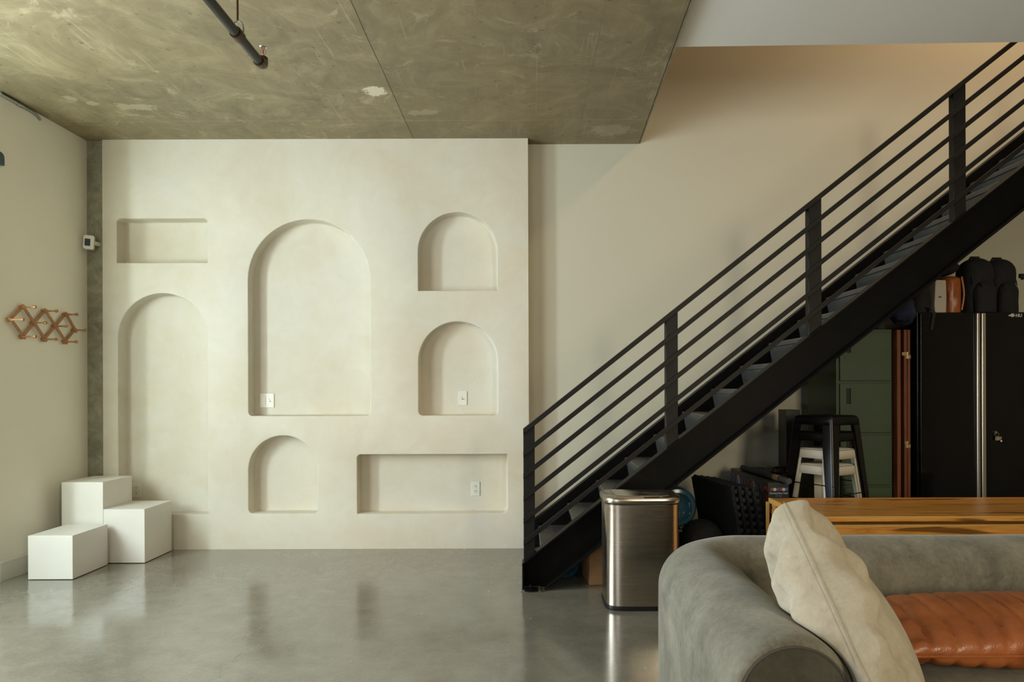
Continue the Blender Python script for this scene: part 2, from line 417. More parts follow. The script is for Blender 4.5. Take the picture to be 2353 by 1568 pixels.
def window(n, axis, a, b, z0, z1, pos, div):
    m = MB(); t = .03
    def bar(p0, p1, q0, q1):
        if axis == 'x': m.box((pos-.03, p0, q0), (pos+.03, p1, q1))
        else: m.box((p0, pos-.03, q0), (p1, pos+.03, q1))
    bar(a, a+t, z0, z1); bar(b-t, b, z0, z1); bar(a, b, z0, z0+t); bar(a, b, z1-t, z1)
    for k in range(1, div): x = a+(b-a)*k/div; bar(x-.018, x+.018, z0, z1)
    struct(m.build('window_%d' % n, M['winf']))
window(1, 'x', .9, 2.6, .2, 2.7, XL-.16, 2)
window(4, 'x', 2.86, 3.26, 1.0, 2.7, XBAY-.16, 1)
window(2, 'y', -2.9, -1.2, .3, 2.8, YF-.1, 3)
window(3, 'y', 2.1, 2.9, 1.2, 2.8, YF-.1, 2)

# unseen timber door, added behind the camera for its warm reflection in the bin
struct(MB().box((.55, YF-.03, 0), (1.45, YF+.02, 2.1)).build('reflection_door', M['screenwood']))

# plaster wall with seven niches
x0w, x1w = PX(236, 700, YN), PX(1213, 318, YN)
def nx(px): return P(px, 800, YN)[0]
def nz(px, py): return P(px, py, YN)[1]
def arch(l, r, top, bot, rc=0, n=28):
    X0, X1 = nx(l), nx(r); cx = (X0+X1)/2; R = (X1-X0)/2; zt = nz((l+r)/2, top); zb = nz((l+r)/2, bot); zs = zt-R
    pts = []
    if rc: pts += [(X0+rc-rc*math.cos(a), zb+rc-rc*math.sin(a)) for a in [PI/2*k/5 for k in range(6)]] + [(X1-rc+rc*math.sin(a), zb+rc-rc*math.cos(a)) for a in [PI/2*k/5 for k in range(6)]]
    else: pts += [(X0, zb), (X1, zb)]
    pts += [(cx+R*math.cos(a), zs+R*math.sin(a)) for a in [PI*k/n for k in range(n+1)]]
    return pts
def rect(l, r, top, bot, rs):
    return rrect(nx(l), nz((l+r)/2, bot), nx(r), nz((l+r)/2, top), 0, 5, rs)
niches = [
    rect(269, 477, 502.5, 604, (0, 0, .03, .03)),
    arch(271, 477, 674, 1183),
    arch(570.5, 850.5, 504, 956, .033),
    arch(961.5, 1143.5, 487.5, 668),
    arch(961.5, 1143.5, 739, 955, .035),
    arch(570, 729, 1001.5, 1180.5, .035),
    rect(819.5, 1165, 1044.5, 1181, (0, .045, 0, .03)),
]
def offset(poly, d):
    n = len(poly); out = []
    for i in range(n):
        p0, p1, p2 = Vector(poly[i-1]), Vector(poly[i]), Vector(poly[(i+1) % n])
        e1, e2 = (p1-p0).normalized(), (p2-p1).normalized()
        n1, n2 = Vector((e1.y, -e1.x)), Vector((e2.y, -e2.x))   # outward for CCW
        b = (n1+n2); b = b/max(.3, b.length_squared)*2
        out.append(tuple(p1+b*d))
    return out
def clean(poly):
    out = []
    for p in poly:
        if not out or (Vector(p)-Vector(out[-1])).length > 1e-4: out.append(p)
    if (Vector(out[0])-Vector(out[-1])).length < 1e-4: out.pop()
    return out
bm = bmesh.new()
def addloop(pts, Y):
    vs = [bm.verts.new((a, Y, b)) for a, b in pts]
    return vs, [bm.edges.new((vs[i], vs[(i+1) % len(vs)])) for i in range(len(vs))]
fe = []
def nd(a, b, n): return [a+(b-a)*k/n for k in range(n)]
outer = [(x, 0) for x in nd(x0w, x1w, 12)] + [(x1w, z) for z in nd(0, ZC, 12)] + [(x, ZC) for x in nd(x1w, x0w, 12)] + [(x0w, z) for z in nd(ZC, 0, 12)]
ov, oe = addloop(outer, YN); fe += oe
RND, DEP = .007, YB-YN
rings_all = []
for nch in niches:
    nch = clean(nch)
    v0, e0 = addloop(offset(nch, RND), YN); fe += e0
    rings = [v0]
    for k in range(1, 4):
        a = PI/2*k/3
        rings.append([bm.verts.new((x, YN+RND*(1-math.cos(a)), z)) for x, z in offset(nch, RND*(1-math.sin(a)))])
    RB = .016
    for k in range(0, 5):
        a = PI/2*k/4
        rings.append([bm.verts.new((x, YB-.003-RB+RB*math.sin(a), z)) for x, z in offset(nch, -RB*(1-math.cos(a)))])
    rings_all.append(rings)
geom = bmesh.ops.triangle_fill(bm, use_beauty=True, use_dissolve=False, edges=fe)
for f in bm.faces: f.smooth = False
for rings in rings_all:
    n = len(rings[0])
    for a, b in zip(rings, rings[1:]):
        for i in range(n):
            f = bm.faces.new((a[i], a[(i+1) % n], b[(i+1) % n], b[i])); f.smooth = True
    f = bm.faces.new(rings[-1]); f.smooth = False
# sides of the wall slab
bv = [bm.verts.new((v.co.x, YB-.001, v.co.z)) for v in ov]
for i in range(len(ov)): bm.faces.new((ov[i], ov[(i+1) % len(ov)], bv[(i+1) % len(ov)], bv[i]))
bmesh.ops.recalc_face_normals(bm, faces=bm.faces)
for f in bm.faces:
    if abs(f.normal.y) > .99 and f.calc_center_median().y < YN+.001 and f.normal.y > 0: f.normal_flip()
me = bpy.data.meshes.new('wall_niche'); bm.to_mesh(me); bm.free(); me.materials.append(M['plaster'])
me.set_sharp_from_angle(angle=math.radians(35))
o = bpy.data.objects.new('wall_niche', me); C.objects.link(o); struct(o)
# concrete corner column
struct(MB().box((XL, 5.525, 0), (x0w, YB, ZC)).build('wall_column', M['col']))
# left baseboard
struct(MB().prism([(XL, 0), (XL+.014, 0), (XL+.014, .125), (XL+.006, .139), (XL, .139)], YJ, 5.525, 'y').build('baseboard_left', M['base']))

# ------------------------------------------------------------------ camera
cam = bpy.data.cameras.new('camera'); co = bpy.data.objects.new('camera', cam); C.objects.link(co); SC.camera = co
cam.sensor_width = 36; cam.lens = 36*F/W; cam.clip_start = .05
cam.shift_x = -(VX-W/2)/W; cam.shift_y = (VY-H/2)/W
co.location = (0, 0, CH); co.rotation_euler = (PI/2, TH, 0)

# ------------------------------------------------------------------ display plinths
def plinth(name, xl, xr, yb, yfr, ht, label):
    t = MB().box((xl, yfr, .004), (xr, yb, ht)).build(name, M['white'], bevel=.0025, seg=2)
    rehome(t, ((xl+xr)/2, (yfr+yb)/2, 0)); tag(t, label, 'plinth', 'white display boxes in the corner')
# nearest (low)
xa, ya = FL(64.3, 1333.6); xb, _ = FL(166.3, 1333.6); _, yb1 = FL(249.8, 1299)
plinth('display_plinth', xa, xb, yb1, ya, (1333.6-1231.8)*ya/F, 'lowest white display box, front of the three against the left wall')
xb2, ya2 = FL(332.7, 1295.2); xa2 = PX(237, 1171, ya2); _, yb2 = FL(396.3, 1266.5)
plinth('display_plinth', xa2, xb2, yb2, ya2, (1295.2-1170.6)*ya2/F, 'medium white display box, the one on the right of the group')
# tall: stands behind the first, left of the second
ya3 = yb1+.012 if yb1+.012 > ya2 else ya2
z3 = PZ(190, 1108.6, ya3); 
plinth('display_plinth', PX(141, 1109, ya3), PX(237, 1109, ya3)-.002, min(YN-.02, (z3-CH)*F/(un(304,1093.4)[1])), ya3, z3, 'tallest white display box, rearmost by the concrete column')

# ------------------------------------------------------------------ accordion coat rack
XRK = XL+.012
def rk(px, py):
    u, v = un(px, py); Y = XL*F/u; return Y, CH+v*Y/F
nodesR = dict(L=(17, 735), T1=(46, 706), B1=(46, 774), M1=(71, 742), T2=(97, 715), B2=(96, 780), M2=(120, 750), T3=(145, 723), B3=(144, 786), R=(166, 759))
nr = {k: rk(*p) for k, p in nodesR.items()}
ctr = nr['M1']
rack = thing('accordion_coat_rack', (XL, ctr[0], ctr[1]), 'wooden accordion peg coat rack hung on the left wall', 'coat rack')
for i, (a, b, ly) in enumerate([('L','T1',0),('B1','T2',0),('B2','T3',0),('B3','R',0),('L','B1',1),('T1','B2',1),('T2','B3',1),('T3','R',1)]):
    (ya_, za_), (yb_, zb_) = nr[a], nr[b]
    d = Vector((yb_-ya_, zb_-za_)).normalized(); nrm = Vector((-d.y, d.x))*.0115
    p0 = Vector((ya_, za_))-d*.016; p1 = Vector((yb_, zb_))+d*.016
    xx = XL+.010+ly*.010
    poly = [p0+nrm, p0+nrm*.4-d*.006, p0-nrm*.4-d*.006, p0-nrm, p1-nrm, p1-nrm*.4+d*.006, p1+nrm*.4+d*.006, p1+nrm]
    MB().prism([tuple(p) for p in poly], xx, xx+.0095, 'x').build('slat', M['rack'], rack, bevel=.0015, seg=1)
for k, (y_, z_) in nr.items():
    MB().lathe([(.0001,.0),(.015,.0),(.015,.030),(.010,.036),(.0065,.042),(.0055,.075),(.006,.088),(.0105,.096),(.0125,.104),(.0105,.112),(.004,.116),(.0001,.1165)], (XL, y_, z_), 'x', 14).build('peg', M['rack'], rack)

# ------------------------------------------------------------------ sensor on the column
sx, sz = P(205, 558, 5.46)
sen = thing('motion_sensor', (sx, 5.525, sz), 'small white motion sensor with dark window on the concrete column', 'sensor')
Rm = Matrix.Translation((sx, 5.46, sz)) @ Matrix.Rotation(.38, 4, 'Z') @ Matrix.Rotation(.05, 4, 'Y')
MB().prism(rrect(-.038, -.056, .038, .056, .014), -.025, .025, 'y', Rm, True).build('housing', M['plate'], sen, bevel=.004)
MB().prism(rrect(-.026, -.03, .012, .026, .003), -.028, -.0235, 'y', Rm).build('sensor_window', M['screen'], sen)
MB().tube([(sx+.03, 5.47, sz), (sx+.035, 5.524, sz)], .018).build('bracket', M['plate'], sen)

# ------------------------------------------------------------------ wall plates
def plate(name, px, py, w, label, cat, kind):
    x, z = P(px, py, YB-.003); yy = YB-.003; h = .058
    t = thing(name, (x, yy, z), label, cat)
    MB().prism(rrect(x-w/2, z-h, x+w/2, z+h, .003), yy-.007, yy-.0002, 'y').build('cover_plate', M['plate'], t, bevel=.002)
    if kind == 'outlet':
        for dz in (.02, -.02):
            s = MB().prism([(x+.0165*math.cos(a), z+dz+.0145*math.sin(a)) for a in [2*PI*k/16 for k in range(16)]], yy-.0095, yy-.006, 'y').build('socket', M['plate'], t)
            q = MB()
            q.box((x-.0075, yy-.0105, z+dz-.001), (x-.0045, yy-.009, z+dz+.008)).box((x+.0045, yy-.0105, z+dz-.001), (x+.0075, yy-.009, z+dz+.008))
            q.box((x-.002, yy-.0105, z+dz-.010), (x+.002, yy-.009, z+dz-.006)); q.build('slots', M['slot'], s)
    if kind in ('cable', 'combo'):
        cx = x + (.023 if kind == 'combo' else -.002)
        MB().tube([(cx, yy-.004, z-.006), (cx, yy-.018, z-.006)], .0055, 10).build('coax_jack', M['galv'], t)
        MB().lathe([(.0001,-.009),(.003,-.009),(.003,-.006)], (cx-.004, yy, z+.012), 'y', 8).build('jack', M['slot'], t)
    if kind == 'combo':
        MB().box((x-.040, yy-.011, z-.033), (x-.008, yy-.006, z+.033)).build('rocker_switch', M['plate'], t, bevel=.002)
    return t
plate('wall_switch', 614, 921, .116, 'double wall plate with rocker switch and jack in the big arched niche', 'switch', 'combo')
plate('cable_plate', 1063, 915.5, .072, 'ivory cable plate in the lower right arched niche', 'cable plate', 'cable')
plate('wall_outlet', 1092.5, 1123.5, .072, 'ivory double socket in the long rectangular niche', 'outlet', 'outlet')
plate('wall_outlet', 314.5, 1127, .072, 'ivory double socket in the tall left niche, beside the white boxes', 'outlet', 'outlet')

# ------------------------------------------------------------------ sprinkler pipe
def pipep(px, py):
    X = -670*3.0/F; u, v = un(px, py); Y = X*F/u; return X, Y, CH+v*Y/F
pe = pipep(597, 142); pz = pe[2]; pxx = pe[0]
sp = thing('sprinkler_pipe', (pxx, 3.0, pz), 'black iron sprinkler pipe hung under the concrete ceiling', 'pipe')
MB().tube([(pxx, -1.5, pz), (pxx, pe[1], pz)], .021, 20).build('pipe', M['pipe'], sp)
hy = pipep(546, 76)[1]
MB().tube([(pxx, hy, pz+.06), (pxx, hy, ZC)], .0048, 8).build('hanger_rod', M['brass'], sp)
m = MB(); m.tube([(pxx+.026*math.sin(a), hy, pz+.022+.040*math.cos(a)) for a in [2*PI*k/24 for k in range(25)]], .004, 8)
m.build('clevis_ring', M['galv'], sp)
MB().lathe([(.024,-.03),(.027,-.03),(.027,.02),(.024,.02)], (pxx, hy+.005, pz), 'y', 18).build('clamp_band', M['brass'], sp)
m = MB(); ey = pe[1]
m.tube([(pxx, ey-.015, pz), (pxx, ey+.015, pz), (pxx, ey+.032, pz+.006), (pxx, ey+.04, pz+.02), (pxx, ey+.042, pz+.04)], [.027,.027,.027,.024,.022], 16)
m.build('elbow', M['brass'], sp)
hd = MB(); hyy = ey+.042
hd.tube([(pxx, hyy, pz+.04), (pxx, hyy, pz+.055)], .009, 10)
hd.tube([(pxx-.010, hyy, pz+.052), (pxx-.014, hyy, pz+.07), (pxx-.004, hyy, pz+.088)], .0025, 6)
hd.tube([(pxx+.010, hyy, pz+.052), (pxx+.014, hyy, pz+.07), (pxx+.004, hyy, pz+.088)], .0025, 6)
hd.lathe([(.001,.088),(.017,.088),(.019,.091),(.001,.092)], (pxx, hyy, pz), 'z', 12)
h_ = hd.build('sprinkler_head', M['chrome'], sp)
MB().tube([(pxx, hyy, pz+.055), (pxx, hyy, pz+.084)], .0035, 8).build('bulb', M['red'], h_)

# conduit along the top of the left wall
def lw(px, py, dx=.014):
    u, v = un(px, py); Y = (XL+dx)*F/u; return (XL+dx, Y, CH+v*Y/F)
cd = thing('electrical_conduit', lw(40, 238), 'grey metal conduit clipped along the top of the left wall', 'conduit')
p0 = lw(-60, 180); p1 = lw(43, 233); p2 = lw(75, 253); p3 = lw(92, 266, .004)
zc_ = ZC-.017
MB().tube([(p0[0], 4.60, zc_), (p1[0], p1[1], zc_)], .011, 12).build('conduit_tube', M['galv'], cd)
MB().tube([(p1[0], p1[1]-.01, zc_), (p1[0], p1[1]+.03, zc_)], .0145, 12).build('coupling', M['galv'], cd)
MB().tube([(p1[0], p1[1]+.02, zc_), (p2[0], p2[1], zc_-.002), (XL+.012, p3[1]-.04, zc_-.008), (XL+.004, p3[1], zc_-.022)], .010, 12).build('bend', M['galv'], cd)
# dark fixture cropped by the left frame edge
fx = lw(2, 364, .05)
tag(rehome(MB().prism(rrect(fx[1]-.06, fx[2]-.045, fx[1]+.022, fx[2]+.04, .02, 5, (.0,.004,.035,.03)), XL+.0005, XL+.06, 'x').build('wall_light', M['slate'], bevel=.003), (XL, fx[1], fx[2])),
    'dark slate wall light cut off at the left edge of the photo', 'wall light')

# ------------------------------------------------------------------ staircase
S = .788; RISE, RUN = .183, .2322
X1 = .093
YS0, YS1 = 4.35, 4.44          # near stringer flange tip / web
YT1 = 5.535                    # far stringer web
stair = thing('staircase', (0, 4.9, 0), 'black steel staircase with horizontal bar railing rising to the right', 'staircase')
NS = 20
ang = math.atan(S)
zt0 = PZ(1202, 1294, YS0); xt0 = PX(1202, 1294, YS0)
def ztop(X): return zt0 + (X-xt0)*S
xb0 = PX(1252, 1361, YS0)
def zbot(X): return 0.0 + (X-xb0)*S
XE = 4.72
xs0 = PX(1200, 1330, YS0)
def stringer(yw, ydir, x0, parent, x_end=XE, dz=0):
    """C channel: web plate plus top, bottom flange reaching toward ydir"""
    m = MB(); tw = .010; fl = .085
    ztop = lambda X: zt0 + (X-xt0)*S - dz
    zl = ztop(x0)
    web = [(x0, 0.003), (xb0, .003), (x_end, zbot(x_end)), (x_end, ztop(x_end)), (x0, zl)]
    m.prism(web, yw, yw+tw*ydir*-1 if ydir < 0 else yw-tw, 'y')
    ya, yb = (yw, yw+fl*ydir)
    t = .012
    m.prism([(x0, zl-t*1.27), (x_end, ztop(x_end)-t*1.27), (x_end, ztop(x_end)), (x0, zl)], ya, yb, 'y')
    m.prism([(xb0-.0, .003), (x_end, zbot(x_end)), (x_end, zbot(x_end)+t*1.27), (xb0, .003+t*1.27)], ya, yb, 'y')
    return m.build('stringer', M['steelblk'], parent, bevel=.0015, seg=1)
stringer(YS1-.005, -1, xs0, stair)
stringer(YT1, 1, xs0+.06, stair, dz=.028)
MB().box((xs0, YS1-.09, .003), (xs0+.010, YS1, ztop(xs0)-.002)).build('end_plate', M['steelblk'], stair)
MB().box((xs0-.01, YS0-.02, 0), (xs0+.12, YS1+.03, .008)).build('base_plate', M['galv'], stair, bevel=.002)
m = MB(); bx, by = FL(1222, 1361)
m.box((bx-.045, by-.02, .008), (bx+.04, by+.03, .022)).tube([(bx-.005, by, .02), (bx-.005, by, .048)], .010, 10).build('floor_bracket', M['steelblk'], stair, bevel=.002)
# steps
ya, yb = YS1+.003, YT1-.012
for k in range(1, NS+1):
    xk = X1+(k-1)*RUN; zk = RISE*k
    t = .005; slope = .045
    # folded plate: riser, nosing lip, tread
    prof = [(xk+slope*.5+.018, zk-RISE+.012), (xk+.018, zk-.055), (xk+.018, zk-.036), (xk, zk-.034), (xk-.002, zk-.006), (xk+.004, zk), (xk+RUN+.03, zk), (xk+RUN+.03, zk-t), (xk+.008, zk-t), (xk+.004, zk-.010), (xk+.005, zk-.029), (xk+.018+t, zk-.031), (xk+.018+t, zk-.055), (xk+slope*.5+.018+t, zk-RISE+.012)]
    st = MB().prism(prof, ya, yb, 'y').build('step', M['tread'], stair)
    if k <= 18:
        # ridges pressed into the lower riser
        r = MB()
        for j in range(9):
            zz = zk-.075-j*.0095; xx = xk+.018+ (zk-.055-zz)/(RISE-.067)*slope*.5
            r.box((xx-.0035, ya+.02, zz-.0022), (xx+.001, yb-.02, zz+.0022))
        r.build('riser_ribs', M['tread'], st)
    m = MB(); m.box((xk+.03, yb-.004, zk-.04), (xk+RUN-.02, yb+.006, zk-t))
    m.box((xk-.006, yb-.03, zk-.03), (xk+.004, yb-.0, zk+.018)); m.build('step_bracket', M['steelblk'], st)
# railing
YR0, YR1 = 4.358, 4.372        # rail bars
YP0, YP1 = 4.372, 4.425        # posts
xr0 = PX(1202.5, 1000, YR0)
tops = [965, 1016.6, 1067.6, 1118.7, 1170.2, 1221.4]
bar_v = .0365
def zr(i, X):
    xr_, zr_ = P(1229, tops[i], YR0); return zr_ + (X-xr_)*S
for i in range(6):
    xa_, xb_ = xr0-.001, 4.7
    MB().prism([(xa_, zr(i, xa_)-bar_v), (xb_, zr(i, xb_)-bar_v), (xb_, zr(i, xb_)), (xa_, zr(i, xa_))], YR0, YR1 if i else YP1, 'y').build('rail', M['rail'], stair, bevel=.0015, seg=1)
for (a, b) in ((1203, 1229), (1530.5, 1558), (1858, 1888), (2191.5, 2219.5), (2520, 2548)):
    pxc = {1203: 1150, 1530.5: 880, 1858: 600, 2191.5: 330, 2520: 60}[a]
    xa_, xb_ = PX(a, pxc, YP0), PX(b, pxc, YP0)
    m = MB().prism([(xa_, ztop(xa_)-.001), (xb_, ztop(xb_)-.001), (xb_, zr(0, xb_)-bar_v), (xa_, zr(0, xa_)-bar_v)], YP0, YP1, 'y')
    m.build('post', M['rail'], stair, bevel=.002, seg=1)

# ------------------------------------------------------------------ trash can
tcx, tcy = (PX(1474, 1300, 4.05)), 4.115
can = thing('trash_can', (tcx, tcy, 0), 'tall stainless steel bin with a flat lid beside the stairs', 'trash can')
def dring(w, d0, d1, z, n=9, rc=.045, bow=.05):
    """rounded box outline, front bowed toward -y"""
    a_, b_ = w/2, (d0+bow+d1)/2; cy_ = tcy-d0-bow+b_; pts = []
    for k in range(64):
        q = 2*PI*k/64; c, s_ = math.cos(q), math.sin(q)
        ex_ = 4.6 if s_ < 0 else 7
        rr = (abs(c)**ex_+abs(s_)**ex_)**(-1/ex_)
        pts.append((tcx+a_*c*rr, cy_+b_*s_*rr, z))
    return pts
    hw = w/2
    for k in range(13):
        t = -1+2*k/12; pts.append((tcx+t*(hw-rc*.9), tcy-d0-bow*(1-t*t)*.9, z))
    yc = tcy-d0
    for k in range(1, n): 
        a = -PI/2+PI/2*k/n; pts.append((tcx+hw-rc+rc*math.cos(a), yc+rc+rc*math.sin(a), z))
    for k in range(n+1):
        a = PI/2*k/n; pts.append((tcx+hw-rc+rc*math.cos(a), tcy+d1-rc+rc*math.sin(a), z))
    for k in range(n+1):
        a = PI/2+PI/2*k/n; pts.append((tcx-hw+rc+rc*math.cos(a), tcy+d1-rc+rc*math.sin(a), z))
    for k in range(n):
        a = PI+PI/2*k/n; pts.append((tcx-hw+rc+rc*math.cos(a), yc+rc+rc*math.sin(a), z))
    return pts
bw = .437
MB().loft([dring(bw, .112, .155, z) for z in (.026, .2, .4, .612)]).build('bin_body', M['steel'], can)
MB().loft([dring(bw+.006, .114, .157, 0.001), dring(bw+.008, .115, .158, .004), dring(bw+.006, .114, .157, .026)]).build('base_ring', M['blkpl'], can)
MB().loft([dring(bw-.008, .108, .151, .612), dring(bw-.008, .108, .151, .622)]).build('rim_gap', M['blkpl'], can)
lid = MB().loft([dring(bw+.018, .120, .162, .622), dring(bw+.022, .122, .164, .628), dring(bw+.022, .122, .164, .646), dring(bw+.014, .118, .160, .654), dring(bw-.02, .102, .143, .660)]).build('lid', M['steel'], can)
fl_ = MB(); 
fl_.prism([(tcx-.155, tcy-.115), (tcx-.10, tcy-.135), (tcx+.10, tcy-.135), (tcx+.155, tcy-.115), (tcx+.165, tcy+.12), (tcx-.165, tcy+.12)], .6595, .6635, 'z')
fl_.build('lid_flap', M['steel'], lid, bevel=.002)
MB().prism([(tcx+.00, tcy-.158), (tcx+.02, tcy-.166), (tcx+.085, tcy-.164), (tcx+.095, tcy-.148), (tcx+.0, tcy-.150)], .655, .6618, 'z').build('sensor_slot', M['blkpl'], lid)

# ------------------------------------------------------------------ under-stair things
# cardboard box
bxx, byy = FL(1355, 1350); byy = max(byy, 4.462); bxx = PX(1355, 1350, byy)
Rb = Matrix.Translation((bxx, byy, 0)) @ Matrix.Rotation(.12, 4, 'Z')
cb = thing('cardboard_box', (bxx, byy, 0), 'taped brown cardboard box on the floor under the stairs', 'box')
MB().box((0, 0, .001), (.33, .24, .27), Rb).build('carton', M['card'], cb, bevel=.004)
MB().box((.09, -.0012, .17), (.12, .0006, .27), Rb).build('tape', M['edge'], cb)
# blue cable coil
cx_, cy_ = PX(1301, 1303, 4.66), 4.66
coil = MB()
for r_, yy_ in ((.078,0),(.070,.012),(.060,.004),(.050,.016),(.040,.006),(.076,.026),(.066,.034),(.055,.03)):
    coil.tube([(cx_+r_*math.cos(a), cy_+yy_, .0845+r_*math.sin(a)) for a in [2*PI*k/32 for k in range(33)]], .0055, 8)
tag(rehome(coil.build('cable_coil', M['bluec']), (cx_, cy_, 0)), 'small coil of blue cable on the floor behind the stair stringer', 'cable')
# crate, jug
jx, jy = PX(1556, 1167, 4.60), 4.60
jz = PZ(1556, 1167, 4.60)
cr = thing('storage_crate', (jx-.13, 4.80, 0), 'black plastic crate behind the steel bin, under a blue water jug', 'crate')
zt_ = jz-.138
MB().box((jx-.27, 4.56, .002), (jx+.01, 5.02, zt_-.02)).build('crate_body', M['blkpl'], cr, bevel=.01)
MB().box((jx-.285, 4.545, zt_-.02), (jx+.025, 5.035, zt_)).build('crate_lid', M['blkpl'], cr, bevel=.006)
jug = thing('water_jug', (jx, jy, zt_), 'translucent blue water jug lying on its side behind the bin', 'water jug')
MB().lathe([(.05,.03),(.085,.018),(.10,.0),(.122,.004),(.136,.028),(.138,.06),(.132,.085),(.138,.10),(.138,.16),(.132,.18),(.138,.20),(.136,.27),(.11,.33),(.05,.38),(.032,.40),(.032,.43)], (jx, jy, jz), 'y', 40).build('bottle', M['blue'], jug)
MB().lathe([(.001,.428),(.036,.428),(.036,.46),(.001,.46)], (jx, jy, jz), 'y', 20).build('cap', M['bluec'], jug)
# dark dome bag with red tag line, cords
hx, hz = P(1600, 1196, 4.72)
dm = thing('duffel_bag', (hx+.04, 4.72, 0), 'dark rounded duffel bag on the floor behind the sofa corner', 'bag')
MB().sphere((hx+.04, 4.74, hz/2+.001), (.155, .16, hz/2), 24, 14, 2.3).build('bag_body', M['blkmat'], dm)
MB().tube([(hx+.04+.15*math.cos(a), 4.60-.02*math.sin(a), hz*.45+.08*math.sin(a)) for a in [PI*k/12 for k in range(13)]], .008, 8).build('strap', M['blkpl'], dm)
# leaning black tiles
top_n, top_f = (PX(1680, 1123, 4.52), 4.52, PZ(1680, 1123, 4.52)), (PX(1588, 1095, 5.12), 5.12, PZ(1588, 1095, 5.12))
for i in range(4):
    off = i*.047
    mm = MB(); zt = (top_n[2]+top_f[2])/2 - .006*i
    A = Vector((top_n[0]+off, 4.52, 0)); B = Vector((top_f[0]+off, 5.12, 0)); d = (B-A).normalized(); ln = (B-A).length; nn = Vector((d.y, -d.x, 0))
    lean = .11
    def tp(s, z, n_=0.0): 
        p = A + d*s + nn*(lean*(1-z/zt)+n_); return (p.x, p.y, max(z, .003))
    th_ = .022
    vs = [tp(0,0), tp(ln,0), tp(ln,zt), tp(0,zt), tp(0,0,th_), tp(ln,0,th_), tp(ln,zt,th_), tp(0,zt,th_)]
    mm.add(vs, [(0,1,2,3),(7,6,5,4),(0,4,5,1),(1,5,6,2),(2,6,7,3),(3,7,4,0)])
    tl = thing('foam_tile', (A.x+lean, 4.8, 0), ('front', 'second', 'third', 'rearmost')[i] + ' black interlocking foam tile leaning under the stairs', 'foam tile', 'black foam floor tiles')
    mm.build('tile_sheet', M['blkfoam'], tl, bevel=.003)
    nb = MB()
    for j in range(13):
        s_ = ln*(j+.5)/13; c = tp(s_, zt+.004, th_*.5+.012); nb.sphere(c, (.016,.017,.014), 8, 6, 2.6)
    for j in range(11):
        c = tp(-.004, zt*(j+.6)/12+.05, th_*.5+.012); nb.sphere(c, (.015,.012,.017), 8, 6, 2.6)
    nb.build('interlocking_edge', M['blkfoam'], tl)
# game table box
gx0, gy0 = PX(1765, 1112, 4.60), 4.60; gz = PZ(1765, 1110, 4.60); gx1 = PX(1813, 1108, 4.60); gy1 = 5.44
gb = thing('game_box', ((gx0+gx1)/2, 5.0, 0), 'black printed carton of a glowing ball game table standing behind the wooden desk', 'game box')
MB().box((gx0, gy0, .001), (gx1, gy1, gz)).build('carton', M['gbox'], gb, bevel=.002)
zl_ = gz-.085
seq = ['P', 'o', 'N', 'P', 'o', 'N', 'G']; cols = ['gblue', None, 'gblue', 'gred', None, 'gblue', 'gred']
for i, (ch, cm) in enumerate(zip(seq, cols)):
    yy = gy1-.075-i*.118
    if ch == 'o':
        q = MB(); rr = .045
        arc = lambda a0, a1: [(yy+rr*math.cos(a), zl_+rr*math.sin(a)*1.25) for a in [a0+(a1-a0)*k/14 for k in range(15)]]
        MB().prism(arc(PI*.35, PI*1.35), gx0-.0016, gx0-.0002, 'x').build('ball_print', M['gwhite'], gb)
        MB().prism(arc(-PI*.65, PI*.35), gx0-.0016, gx0-.0002, 'x').build('ball_print', M['gblue'], gb)
        MB().prism([(yy+.058*math.cos(a), zl_+.07*math.sin(a)) for a in [2*PI*k/20 for k in range(20)]], gx0-.0010, gx0-.0001, 'x').build('ball_print', M['gred'], gb)
    else:
        text(ch, .155, M[cm], 'box_lettering', gb, (gx0-.0012, yy, zl_-.055), R_SIDE, .0004, 'CENTER', .004)
text('Table', .075, M['gred'], 'box_lettering', gb, (gx0-.0012, gy0+.22, zl_-.16), R_SIDE, .0004)
for i in range(2):
    xx = gx0+.045+.06*i; zz = gz-.045
    MB().prism([(xx+.011*math.cos(a), zz+.011*math.sin(a)) for a in [2*PI*k/14 for k in range(14)]], gy0-.0014, gy0-.0002, 'y').build('ball_print', M['gwhite'], gb)
    MB().box((xx-.028, gy0-.0010, zz-.009), (xx-.013, gy0-.0002, zz+.011)).build('print_mark', M['gred'], gb)
    MB().box((xx+.013, gy0-.0010, zz-.009), (xx+.026, gy0-.0002, zz+.011)).build('print_mark', M['gblue'], gb)
gcx = (gx0+gx1)/2
text('Glowing Game Table', .0145, M['gwhite'], 'box_lettering', gb, (gcx, gy0-.0010, gz-.075), R_FRONT, .0003, 'CENTER', .0002)
text('GAMES', .014, M['gblue'], 'box_lettering', gb, (gcx, gy0-.0010, gz-.094), R_FRONT, .0003, 'CENTER', .0004)
fr = MB(); a0, a1, b0, b1 = gx0+.012, gx1-.012, gz-.2, gz-.105
for (p, q) in (((a0, b0), (a1, b0+.002)), ((a0, b1-.002), (a1, b1)), ((a0, b0), (a0+.002, b1)), ((a1-.002, b0), (a1, b1))):
    fr.box((p[0], gy0-.0010, p[1]), (q[0], gy0-.0001, q[1]))
fr.build('print_frame', M['gwhite'], gb)
for i in range(4):
    xx = a0+.014+i*.029
    MB().prism([(xx+.008*math.cos(a), b1-.018+.008*math.sin(a)) for a in [2*PI*k/10 for k in range(10)]], gy0-.0010, gy0-.0001, 'y').build('print_mark', M['gred' if i == 2 else 'gblue'], gb)
